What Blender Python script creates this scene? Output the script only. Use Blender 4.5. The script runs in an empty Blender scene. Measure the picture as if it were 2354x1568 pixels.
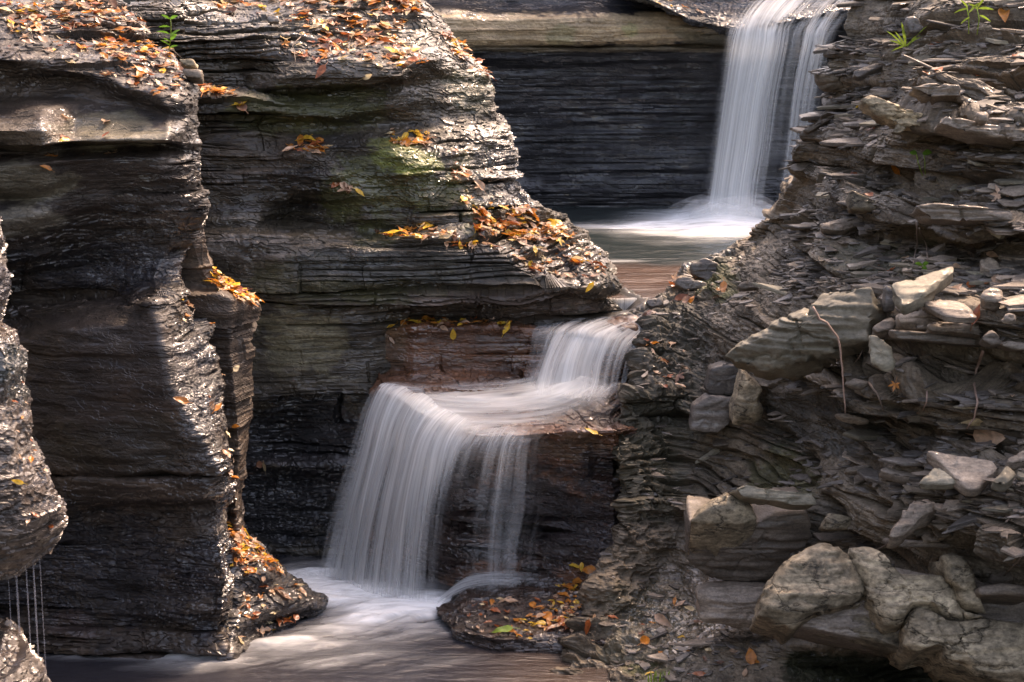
import bpy, math, random
import numpy as np
from mathutils import Vector, Matrix
rng = np.random.default_rng(7)
random.seed(7)
SC = bpy.context.scene
COL = SC.collection

# ------------------------------------------------------------ camera, sky, sun, exposure
CAM_H = 3.74
PITCH = math.radians(11.0)
LENS = 60.0
F = 2353.0 * LENS / 36.0
cam_d = bpy.data.cameras.new('camera'); cam = bpy.data.objects.new('camera', cam_d); COL.objects.link(cam)
cam.location = (0, 0, CAM_H); cam.rotation_euler = (math.pi/2 - PITCH, 0, 0)
cam_d.lens = LENS; cam_d.sensor_width = 36; cam_d.clip_start = 0.1; cam_d.clip_end = 500
cam_d.dof.use_dof = True; cam_d.dof.focus_distance = 11.6; cam_d.dof.aperture_fstop = 5.6
SC.camera = cam
SUN_EL, SUN_AZ = math.radians(52), math.radians(38)      # azimuth clockwise from +Y (into the picture): from the right, a bit from beyond
world = bpy.data.worlds.new("World"); SC.world = world; world.use_nodes = True
wn = world.node_tree; bg = wn.nodes['Background']
sky = wn.nodes.new('ShaderNodeTexSky'); sky.sky_type = 'NISHITA'; sky.sun_disc = False
sky.sun_elevation = SUN_EL; sky.sun_rotation = SUN_AZ; sky.dust_density = 2.5; sky.ozone_density = 0.6
wn.links.new(sky.outputs[0], bg.inputs[0]); bg.inputs[1].default_value = 0.15
sun_d = bpy.data.lights.new('sun', 'SUN'); sun = bpy.data.objects.new('sun', sun_d); COL.objects.link(sun)
sun_d.energy = 1.5; sun_d.angle = math.radians(8); sun_d.color = (1.0, 0.93, 0.86)
sdir = Vector((math.sin(SUN_AZ)*math.cos(SUN_EL), math.cos(SUN_AZ)*math.cos(SUN_EL), math.sin(SUN_EL)))
sun.rotation_euler = sdir.to_track_quat('Z', 'Y').to_euler()
SC.view_settings.view_transform = 'Standard'; SC.view_settings.look = 'None'
SC.view_settings.use_white_balance = True; SC.view_settings.white_balance_temperature = 8900; SC.view_settings.white_balance_tint = 22
SC.view_settings.gamma = 1.0; SC.view_settings.exposure = 2.25
SC.cycles.max_bounces = 8; SC.cycles.transparent_max_bounces = 24
SC.cycles.use_denoising = True

# ------------------------------------------------------------ helpers
cp, sp = math.cos(PITCH), math.sin(PITCH)
def W(u, v, Y):
    """point of the place seen at photo position (u, v) at distance Y along the gorge"""
    a = (np.asarray(u, float) - 1176.5) / F; b = -(np.asarray(v, float) - 784.0) / F
    dy = b*sp + cp; dz = b*cp - sp
    t = np.asarray(Y, float) / dy
    return np.stack([a*t, dy*t, CAM_H + dz*t], -1)
def proj(P):
    x = P[..., 0]; y = P[..., 1]; z = P[..., 2] - CAM_H
    dep = y*cp - z*sp; up = y*sp + z*cp
    return 1176.5 + F*x/dep, 784.0 - F*up/dep, dep

_perm = rng.random(4096).astype(np.float32)
def _h(i, j, k, s):
    n = (i*73856093) ^ (j*19349663) ^ (k*83492791) ^ (s*2654435)
    n = (n ^ (n >> 13)) * 1274126177
    return _perm[(n ^ (n >> 16)) & 4095]
def noise3(x, y, z, s=0):
    x = np.asarray(x, float); y = np.asarray(y, float)+0*x; z = np.asarray(z, float)+0*x
    i = np.floor(x).astype(np.int64); j = np.floor(y).astype(np.int64); k = np.floor(z).astype(np.int64)
    fx = x-i; fy = y-j; fz = z-k
    fx = fx*fx*(3-2*fx); fy = fy*fy*(3-2*fy); fz = fz*fz*(3-2*fz)
    r = 0
    for a in (0, 1):
        for b in (0, 1):
            for c in (0, 1):
                r = r + _h(i+a, j+b, k+c, s) * (fx if a else 1-fx) * (fy if b else 1-fy) * (fz if c else 1-fz)
    return r*2-1
def fbm(x, y, z, o=4, s=0, g=0.5):
    r = 0; a = 1; t = 0
    for q in range(o):
        r = r + a*noise3(x*2**q, y*2**q, z*2**q, s+q*13); t += a; a *= g
    return r/t
def sstep(a, b, x):
    t = np.clip((x-a)/(b-a), 0, 1); return t*t*(3-2*t)
def smooth(A, n, axis):
    """box-ish smoothing of a grid, edges kept"""
    if n < 1: return A
    for _ in range(2):
        pad = [(0, 0)]*A.ndim; pad[axis] = (n, n)
        B = np.pad(A, pad, mode='reflect', reflect_type='odd')
        c = np.cumsum(B, axis=axis)
        z = np.zeros_like(np.take(c, [0], axis)); c = np.concatenate([z, c], axis)
        L = A.shape[axis]
        hi = np.take(c, np.arange(L)+2*n+1, axis); lo = np.take(c, np.arange(L), axis)
        A = (hi-lo)/(2*n+1)
    return A
def grid_normals(P):
    du = np.gradient(P, axis=1); dv = np.gradient(P, axis=0)
    n = np.cross(du, -dv)      # rows run downwards
    n /= np.linalg.norm(n, axis=-1, keepdims=True)+1e-9
    # face the camera side
    c = (n*(np.array([0, 0, CAM_H])-P)).sum(-1)
    if np.median(c) < 0: n = -n
    return n
def densify(rows, res, res_r=None):
    """rows: K x M control points (u,v,Y) -> dense world grid"""
    res_r = res_r or res
    K = np.array(rows, float); Wp = W(K[..., 0], K[..., 1], K[..., 2])
    def spread(A, axis, r):
        d = np.linalg.norm(np.diff(A, axis=axis), axis=-1)
        d = np.percentile(d, 75, axis=1-axis)
        ts = [0.0]
        for k, L in enumerate(d):
            n = max(1, int(math.ceil(L/r)))
            ts += list(k+np.arange(1, n+1)/n)
        ts = np.array(ts); i = np.minimum(ts.astype(int), A.shape[axis]-2); f = ts-i
        sh = [1, 1, 1]; sh[axis] = -1; f = f.reshape(sh)
        return np.take(A, i, axis)*(1-f) + np.take(A, i+1, axis)*f
    D = spread(Wp, 1, res)
    D = spread(D, 0, res_r)
    return D
# bedding: a shared stack of beds through the whole gorge
def make_beds(lo, hi, seed, n=4000, z0=-3.0):
    r = np.random.default_rng(seed)
    th = np.exp(r.uniform(math.log(lo), math.log(hi), n))
    return np.concatenate([[z0], z0+np.cumsum(th)]), r.random(n+1), r.random(n+1)
THICK = make_beds(0.05, 0.26, 3); MID = make_beds(0.02, 0.07, 4); THIN = make_beds(0.006, 0.02, 5)
def bed(P, B, warp=0.05, seed=0, freq=1.2, joint=0.0, jl=0.5):
    x, y, z = P[..., 0], P[..., 1], P[..., 2]
    zw = z + warp*noise3(x*0.5, y*0.5, 0.3, seed) + warp*0.3*noise3(x*2.3, y*2.3, 0.7, seed+1) + warp*0.1*noise3(x*9, y*9, 0.7, seed+2)
    i = np.clip(np.searchsorted(B[0], zw)-1, 0, len(B[1])-2)
    t = (zw-B[0][i])/(B[0][i+1]-B[0][i])
    o = (B[1][i]-0.5)*1.1 + 0.9*noise3(x*freq, y*freq, i*7.13, seed+3) + 0.35*noise3(x*freq*4, y*freq*4, i*7.13, seed+4)
    if joint:
        h = x+0.6*y; L = jl*(0.5+B[2][i])
        q = np.floor((h+B[1][i]*5+0.06*noise3(x*6, y*6, z*6, seed))/L).astype(np.int64)
        o = o + joint*(_h(q, i, q*0, 5)*2-1)
        fr = ((h+B[1][i]*5)/L-q)*L
        o = o - 1.2*joint*np.exp(-(np.minimum(fr, L-fr)/0.008)**2)*(_h(q, i, q*0, 9) > 0.5)
    e = np.minimum(t, 1-t)*(B[0][i+1]-B[0][i])
    return o, e, i
def rockdisp(P, N, thick=0.05, mid=0.02, thin=0.004, rub=0.01, seed=0, joint=0.6, groove=0.02, warp=0.05, swell=0.04, mask=1.0):
    x, y, z = P[..., 0], P[..., 1], P[..., 2]
    o1, e1, i1 = bed(P, THICK, warp, seed, 0.8, joint, 0.7)
    o2, e2, i2 = bed(P, MID, warp, seed+20, 1.6, joint*0.5, 0.3)
    o3, e3, i3 = bed(P, THIN, warp, seed+40, 4.0)
    m1 = sstep(-0.3, 0.5, noise3(x*1.1, y*1.1, z*2.5, seed+60)+0.15)     # where mid beds stand out
    m2 = sstep(-0.2, 0.5, noise3(x*1.7, y*1.7, z*4, seed+61)+0.1)
    d = thick*o1 + mid*o2*m1 + thin*o3*m2
    d = d - groove*np.exp(-(e1/0.009)**2)*sstep(-0.2, 0.4, noise3(x*1.5, y*1.5, i1*3.3, seed+5))
    d = d - groove*0.35*np.exp(-(e2/0.004)**2)*m1
    va = 0.08+1.2*sstep(-0.3, 0.5, noise3(x*0.9+3, y*0.9, z*2.2, seed+91)+0.4*noise3(x*2.5, y*2.5, z*6, seed+92))
    d = d*mask*va
    r = fbm(x*7, y*7, z*14, 4, seed+70)
    rub = rub*(0.25+0.75*mask)
    ch = fbm(x*5+9, y*5, z*16, 3, seed+71)
    d = d + rub*0.45*r + rub*1.5*np.floor(ch*4.5)/4.5 + rub*0.5*np.abs(fbm(x*16, y*16, z*30, 3, seed+75)) + swell*fbm(x*1.3, y*1.3, z*1.6, 2, seed+80)
    return d, i1, i2
ALL = []      # every rock surface: points, normals, for laying leaves and slabs
def mesh_grid(name, P, mat, attrs=None, parent=None, smooth_sh=True, closed=False):
    R, C = P.shape[:2]
    me = bpy.data.meshes.new(name)
    idx = np.arange(R*C).reshape(R, C)
    if closed: nxt = np.roll(idx, -1, 1); a = idx[:-1]; b = nxt[:-1]; c = nxt[1:]; d = idx[1:]
    else: a = idx[:-1, :-1]; b = idx[:-1, 1:]; c = idx[1:, 1:]; d = idx[1:, :-1]
    q = np.stack([a, d, c, b], -1).reshape(-1, 4)
    me.vertices.add(R*C); me.vertices.foreach_set('co', P.reshape(-1).astype(np.float32))
    me.loops.add(q.size); me.loops.foreach_set('vertex_index', q.reshape(-1).astype(np.int32))
    me.polygons.add(len(q)); me.polygons.foreach_set('loop_start', np.arange(0, q.size, 4, dtype=np.int32))
    me.polygons.foreach_set('use_smooth', np.full(len(q), smooth_sh))
    me.update(calc_edges=True)
    for k, A in (attrs or {}).items():
        if A.ndim == 3:
            at = me.attributes.new(k, 'FLOAT_COLOR', 'POINT')
            full = np.ones((R*C, 4), np.float32); full[:, :3] = A.reshape(-1, 3); at.data.foreach_set('color', full.reshape(-1))
        else:
            at = me.attributes.new(k, 'FLOAT', 'POINT'); at.data.foreach_set('value', A.reshape(-1).astype(np.float32))
    me.materials.append(mat)
    o = bpy.data.objects.new(name, me); COL.objects.link(o)
    if parent: o.parent = parent
    return o
def mesh_py(name, V, Fc, mat, parent=None, smooth_sh=False):
    me = bpy.data.meshes.new(name); me.from_pydata([tuple(v) for v in V], [], Fc); me.update()
    for p in me.polygons: p.use_smooth = smooth_sh
    if mat: me.materials.append(mat)
    o = bpy.data.objects.new(name, me); COL.objects.link(o)
    if parent: o.parent = parent
    return o
def tag(o, label=None, cat=None, group=None, kind=None):
    if label: o['label'] = label
    if cat: o['category'] = cat
    if group: o['group'] = group
    if kind: o['kind'] = kind
    return o

# ------------------------------------------------------------ materials
def nodes_of(name):
    m = bpy.data.materials.new(name); m.use_nodes = True
    nt = m.node_tree; return m, nt, nt.nodes['Principled BSDF'], nt.nodes['Material Output']
def N_(nt, t, **kw):
    n = nt.nodes.new(t)
    for k, v in kw.items():
        if isinstance(k, str) and hasattr(n, k): setattr(n, k, v)
    return n
def rock_material(name, bump=0.35, lam=(5, 5, 55), grain=70, fixed=None, wet=None, contrast=0.5, bdist=0.012, gw=0.35, film=((0.6, 0.6, 1.7), 20, 0.045), cracks=0.0):
    m, nt, b, out = nodes_of(name); L = nt.links.new
    tc = N_(nt, 'ShaderNodeNewGeometry')
    def noise(scale3, sc, det=6, rough=0.6):
        mp = N_(nt, 'ShaderNodeMapping'); mp.inputs['Scale'].default_value = scale3; L(tc.outputs['Position'], mp.inputs[0])
        n = N_(nt, 'ShaderNodeTexNoise'); n.inputs['Scale'].default_value = sc; n.inputs['Detail'].default_value = det; n.inputs['Roughness'].default_value = rough
        L(mp.outputs[0], n.inputs['Vector']); return n
    n1 = noise(lam, 1.0, 8, 0.65); n2 = noise((1, 1, 1.6), grain, 5, 0.7); n3 = noise((1, 1, 2.5), 4.0, 5, 0.6)
    if fixed is None:
        at = N_(nt, 'ShaderNodeAttribute'); at.attribute_name = 'Col'; colo = at.outputs['Color']
        aw = N_(nt, 'ShaderNodeAttribute'); aw.attribute_name = 'wet'; weto = aw.outputs['Fac']
    else:
        rgb = N_(nt, 'ShaderNodeRGB'); rgb.outputs[0].default_value = (*fixed, 1); colo = rgb.outputs[0]
        vv = N_(nt, 'ShaderNodeValue'); vv.outputs[0].default_value = wet or 0.1; weto = vv.outputs[0]
        oi = N_(nt, 'ShaderNodeObjectInfo')
    # colour = Col * (0.5 .. 1.5) by stacked noises
    def mr(src, a, bb, lo=0.3, hi=0.7):
        r = N_(nt, 'ShaderNodeMapRange'); r.inputs[1].default_value = lo; r.inputs[2].default_value = hi
        r.inputs[3].default_value = a; r.inputs[4].default_value = bb; L(src, r.inputs[0]); return r.outputs[0]
    def mul(a, c):
        q = N_(nt, 'ShaderNodeMath'); q.operation = 'MULTIPLY'; L(a, q.inputs[0])
        if isinstance(c, float): q.inputs[1].default_value = c
        else: L(c, q.inputs[1])
        return q.outputs[0]
    f = mul(mul(mr(n1.outputs[0], 1-contrast*0.7, 1+contrast*0.7), mr(n2.outputs[0], 1-contrast*0.8, 1+contrast*0.8)), mr(n3.outputs[0], 1-contrast*0.6, 1+contrast*0.6))
    if fixed is not None: f = mul(f, mr(oi.outputs['Random'], 0.6, 1.35, 0, 1))
    if cracks:
        mpv = N_(nt, 'ShaderNodeMapping'); mpv.inputs['Scale'].default_value = (1, 1, 1.5); L(tc.outputs['Position'], mpv.inputs[0])
        wq = N_(nt, 'ShaderNodeVectorMath'); wq.operation = 'ADD'; L(mpv.outputs[0], wq.inputs[0])
        ws = N_(nt, 'ShaderNodeVectorMath'); ws.operation = 'SCALE'; ws.inputs['Scale'].default_value = 0.35; L(n3.outputs['Color'], ws.inputs[0]); L(ws.outputs[0], wq.inputs[1])
        vo = N_(nt, 'ShaderNodeTexVoronoi'); vo.feature = 'DISTANCE_TO_EDGE'; vo.inputs['Scale'].default_value = cracks; L(wq.outputs[0], vo.inputs['Vector'])
        ck = mr(vo.outputs['Distance'], 0.0, 1.0, 0.0, 0.03); f = mul(f, mr(vo.outputs['Distance'], 0.25, 1.0, 0.0, 0.02))
    vm = N_(nt, 'ShaderNodeVectorMath'); vm.operation = 'SCALE'; L(colo, vm.inputs[0]); L(f, vm.inputs['Scale'])
    L(vm.outputs[0], b.inputs['Base Color'])
    # wet film: smooth, breaking up
    wn2 = mul(weto, mr(n3.outputs[0], 0.55, 1.3))
    rr = N_(nt, 'ShaderNodeMapRange'); rr.inputs[3].default_value = 0.82; rr.inputs[4].default_value = 0.13; L(wn2, rr.inputs[0])
    L(rr.outputs[0], b.inputs['Roughness'])
    n6 = noise((0.7, 0.7, 1.6), 3.2, 3, 0.6)
    L(mul(wn2, mr(n6.outputs[0], 0.2, 1.0, 0.38, 0.54)), b.inputs['Coat Weight']); b.inputs['Coat Roughness'].default_value = 0.07
    sp_ = N_(nt, 'ShaderNodeMapRange'); sp_.inputs[3].default_value = 0.3; sp_.inputs[4].default_value = 0.6; L(wn2, sp_.inputs[0]); L(sp_.outputs[0], b.inputs['Specular IOR Level'])
    add = N_(nt, 'ShaderNodeMath'); add.operation = 'ADD'; L(mul(n1.outputs[0], 1.0), add.inputs[0]); L(mul(n2.outputs[0], gw), add.inputs[1])
    if cracks:
        ad2 = N_(nt, 'ShaderNodeMath'); ad2.operation = 'ADD'; L(add.outputs[0], ad2.inputs[0]); L(ck, ad2.inputs[1]); add = ad2
    n5 = noise((0.8, 0.8, 2.0), 1.6, 3, 0.5)         # fresh broken beds here, worn smooth there
    bp = N_(nt, 'ShaderNodeBump'); bp.inputs['Distance'].default_value = bdist; L(mr(n5.outputs[0], bump*0.12, bump, 0.4, 0.6), bp.inputs['Strength'])
    L(add.outputs[0], bp.inputs['Height']); L(bp.outputs[0], b.inputs['Normal'])
    n4 = noise(film[0], film[1], 2.0, 0.55)          # the water film is smoother than the stone under it
    bc = N_(nt, 'ShaderNodeBump'); w3 = mul(mul(weto, weto), weto); w4 = N_(nt, 'ShaderNodeMath'); w4.operation = 'MULTIPLY_ADD'; w4.use_clamp = True; L(w3, w4.inputs[0]); w4.inputs[1].default_value = 0.9; w4.inputs[2].default_value = 0.08; L(w4.outputs[0], bc.inputs['Strength']); bc.inputs['Distance'].default_value = film[2]
    L(n4.outputs[0], bc.inputs['Height']); L(bc.outputs[0], b.inputs['Coat Normal']); b.inputs['Coat IOR'].default_value = 1.6
    return m
M_CLIFF = rock_material('wet_layered_rock', 1.0, (4, 4, 60), 48, bdist=0.018, gw=0.75, contrast=0.65)
M_SMOOTH = rock_material('water_worn_rock', 0.9, (8, 8, 22), 40, contrast=0.5, bdist=0.018, gw=0.8)
M_SHALE = rock_material('dry_shale', 0.9, (7, 7, 60), 55, contrast=0.6)
M_BACK = rock_material('wet_back_wall', 0.8, (0.35, 0.35, 13), 30, bdist=0.07, gw=0.12, film=((0.12, 0.12, 2.4), 4.0, 0.5))
M_BOULD = rock_material('buff_sandstone', 0.8, (9, 9, 16), 32, fixed=(0.23, 0.182, 0.12), wet=0.12, contrast=0.8, cracks=2.6)
M_SLAB = rock_material('loose_shale', 0.7, (9, 9, 70), 60, fixed=(0.19, 0.15, 0.115), wet=0.2, contrast=0.55)
M_SLABG = rock_material('greenish_slab', 0.4, (9, 9, 40), 50, fixed=(0.19, 0.165, 0.12), wet=0.15, contrast=0.4)
M_CHIP = rock_material('dark_shale_chips', 0.7, (9, 9, 70), 60, fixed=(0.10, 0.084, 0.07), wet=0.3, contrast=0.6)

# ------------------------------------------------------------ colouring of rock surfaces
MOSS = np.array([0.085, 0.095, 0.018]); TAN = np.array([0.22, 0.175, 0.115]); BROWN = np.array([0.085, 0.05, 0.034])
DARK = np.array([0.012, 0.0115, 0.0135]); GREY = np.array([0.06, 0.052, 0.045]); BLUE = np.array([0.018, 0.0175, 0.022])
def blob(U, V, u, v, ru, rv, P=None, s=0):
    d = ((U-u)/ru)**2+((V-v)/rv)**2
    if P is not None: d = d + 1.0*fbm(P[..., 0]*5, P[..., 1]*5, P[..., 2]*9, 3, 90+s) + 0.6*fbm(P[..., 0]*22, P[..., 1]*22, P[..., 2]*30, 3, 95+s)
    return 1-sstep(0.5, 1.15, d)
def colour(P, N, i1, i2, base, alt, wet=0.5, blobs=(), wetblobs=(), seed=0, streak=0.35):
    x, y, z = P[..., 0], P[..., 1], P[..., 2]
    base = np.array(base); alt = np.array(alt)
    k = np.clip(0.45*THICK[2][np.clip(i1, 0, 3999)]+0.35*MID[1][np.clip(i2, 0, 3999)] + 0.45*fbm(x*1.5, y*1.5, z*3, 3, seed+200), 0, 1)[..., None]
    C = base*(1-k)+alt*k
    # run-off stains going straight down
    st = sstep(0.1, 0.7, fbm(x*7, y*7, z*0.7, 3, seed+210))[..., None]
    C = C*(1-streak*st)
    C = C*(1+0.35*fbm(x*11, y*11, z*22, 3, seed+220)[..., None])
    U, V, _ = proj(P)
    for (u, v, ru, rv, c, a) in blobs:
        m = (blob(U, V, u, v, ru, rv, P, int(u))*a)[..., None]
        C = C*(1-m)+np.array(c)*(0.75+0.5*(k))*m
    Wt = wet*(0.75+0.5*fbm(x*2, y*2, z*3, 2, seed+230))
    for (u, v, ru, rv, a) in wetblobs:
        m = blob(U, V, u, v, ru, rv, P, 3); Wt = Wt*(1-m)+a*m
    return np.clip(C, 0.004, 0.7), np.clip(Wt, 0, 1)
def rock(name, rows, mat, res=0.0085, wrapR=0, wrapL=0, wrapB=0, soft=0.02, base=GREY, alt=DARK, wet=0.5, blobs=(), wetblobs=(), label=None, seed=0, streak=0.35, maskf=None, register=True, ripple=0.0, lump=None, **dp):
    K = [list(map(tuple, r)) for r in rows]
    if wrapR:
        K = [r+[(r[-1][0]+wrapR*2, r[-1][1], r[-1][2]+0.12), (r[-1][0]-wrapR, r[-1][1], r[-1][2]+1.6)] for r in K] if False else [r+[(r[-1][0]-wrapR, r[-1][1], r[-1][2]+1.4)] for r in K]
    if wrapL:
        K = [[(r[0][0]+wrapL, r[0][1], r[0][2]+1.4)]+r for r in K]
    P = densify(K, res)
    n = max(1, int(soft/res)); P = smooth(smooth(P, n, 0), n, 1)
    N = grid_normals(P); N = smooth(smooth(N, 3, 0), 3, 1); N /= np.linalg.norm(N, axis=-1, keepdims=True)+1e-9
    D = N*np.array([1, 1, 0.55]); D /= np.linalg.norm(D, axis=-1, keepdims=True)+1e-9
    mk = 1.0
    U, V, _ = proj(P)
    if maskf is not None: mk = maskf(U, V, P)
    d, i1, i2 = rockdisp(P, N, seed=seed, mask=mk, **dp)
    if lump is not None:
        lm = lump(U, V); q1 = P*6.0; q2 = P*15.0
        d = d + lm*(0.09*fbm(q1[..., 0], q1[..., 1], q1[..., 2]*1.5, 3, seed+401) - 0.07*np.abs(fbm(q2[..., 0], q2[..., 1], q2[..., 2]*1.6, 3, seed+402))+0.02)
    if ripple: d = d + ripple*fbm(P[..., 0]*(0.9 if ripple < 0.05 else 0.3), P[..., 1]*0.9, P[..., 2]*8, 3, seed+300) + ripple*0.35*fbm(P[..., 0]*(5 if ripple < 0.05 else 1.2), P[..., 1]*5, P[..., 2]*24, 3, seed+310)
    P = P + D*d[..., None]
    Cc, Wt = colour(P, N, i1, i2, base, alt, wet, blobs, wetblobs, seed, streak)
    o = mesh_grid(name, P, mat, {'Col': Cc, 'wet': Wt}, smooth_sh=False)
    tag(o, label, None, None, 'structure')
    if register: ALL.append((name, P, grid_normals(P)))
    return o
def R_(v, us, ys):
    if not hasattr(v, '__len__'): v = [v]*len(us)
    if not hasattr(ys, '__len__'): ys = [ys]*len(us)
    return list(zip(us, v, ys))

# ------------------------------------------------------------ A: back wall behind the upper pool
us = [850, 1000, 1150, 1300, 1450, 1600, 1750, 1900, 2050, 2200]
off = np.array([-0.6, -0.25, 0, .15, .2, .2, .2, .2, .1, -.2])
rows = [R_(v, us, off+y) for v, y in ((-260, 18.3), (-30, 18.2), (22, 18.0), (34, 17.75), (70, 17.62), (102, 17.72), (106, 17.9), (112, 17.74), (120, 17.85), (200, 18.0), (330, 18.05), (470, 18.0), (560, 18.0))]
rock('back_wall', rows, M_BACK, res=0.014, soft=0.03, base=(0.014, 0.0135, 0.017), alt=(0.006, 0.006, 0.008), wet=0.55,
     thick=0.012, mid=0.010, thin=0.002, rub=0.008, joint=0.0, groove=0.004, swell=0.05, warp=0.10, seed=11, ripple=0.055, streak=0.2,
     blobs=[(u, 68, 120, 40, (0.36, 0.26, 0.16), 1.0) for u in range(980, 1560, 90)] + [(1620, 80, 80, 34, (0.13, 0.11, 0.07), 0.8)] + [(u, 112, 110, 9, (0.2, 0.16, 0.11), 0.7) for u in range(1150, 1660, 100)] + [(1290, 80, 40, 30, (0.16, 0.16, 0.08), .5), (1450, 70, 25, 18, (0.2, 0.22, 0.08), .5)],
     wetblobs=[(u, 75, 120, 44, 0.25) for u in range(980, 1600, 90)], label='dark wet rock wall with a tan band behind the upper waterfall')
# lip rock the upper fall runs over
rows = [R_([-200]*7, [1400, 1500, 1600, 1700, 1800, 1950, 2150], [19.5]*7),
        R_([-60, -50, -40, -30, -30, -30, -40], [1400, 1500, 1600, 1700, 1800, 1950, 2150], [18.6]*7),
        R_([-20, 2, 46, 66, 60, 30, 0], [1420, 1500, 1590, 1680, 1760, 1900, 2120], [17.6, 17.55, 17.45, 17.35, 17.3, 17.4, 17.6]),
        R_([-10, 10, 55, 73, 68, 40, 10], [1420, 1505, 1592, 1680, 1760, 1900, 2120], [17.7, 17.65, 17.5, 17.42, 17.4, 17.5, 17.7]),
        R_([0, 20, 60, 80, 76, 50, 20], [1430, 1510, 1595, 1680, 1760, 1900, 2120], [18.2]*7)]
rock('lip_rock', rows, M_CLIFF, res=0.014, soft=0.02, base=(0.03, 0.03, 0.034), alt=(0.016, 0.015, 0.016), wet=1.0, thick=0.02, mid=0.02, thin=0.004, rub=0.035, groove=0.0, joint=0, seed=14, swell=0.03,
     label='wet rock lip the upper waterfall pours over')

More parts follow.
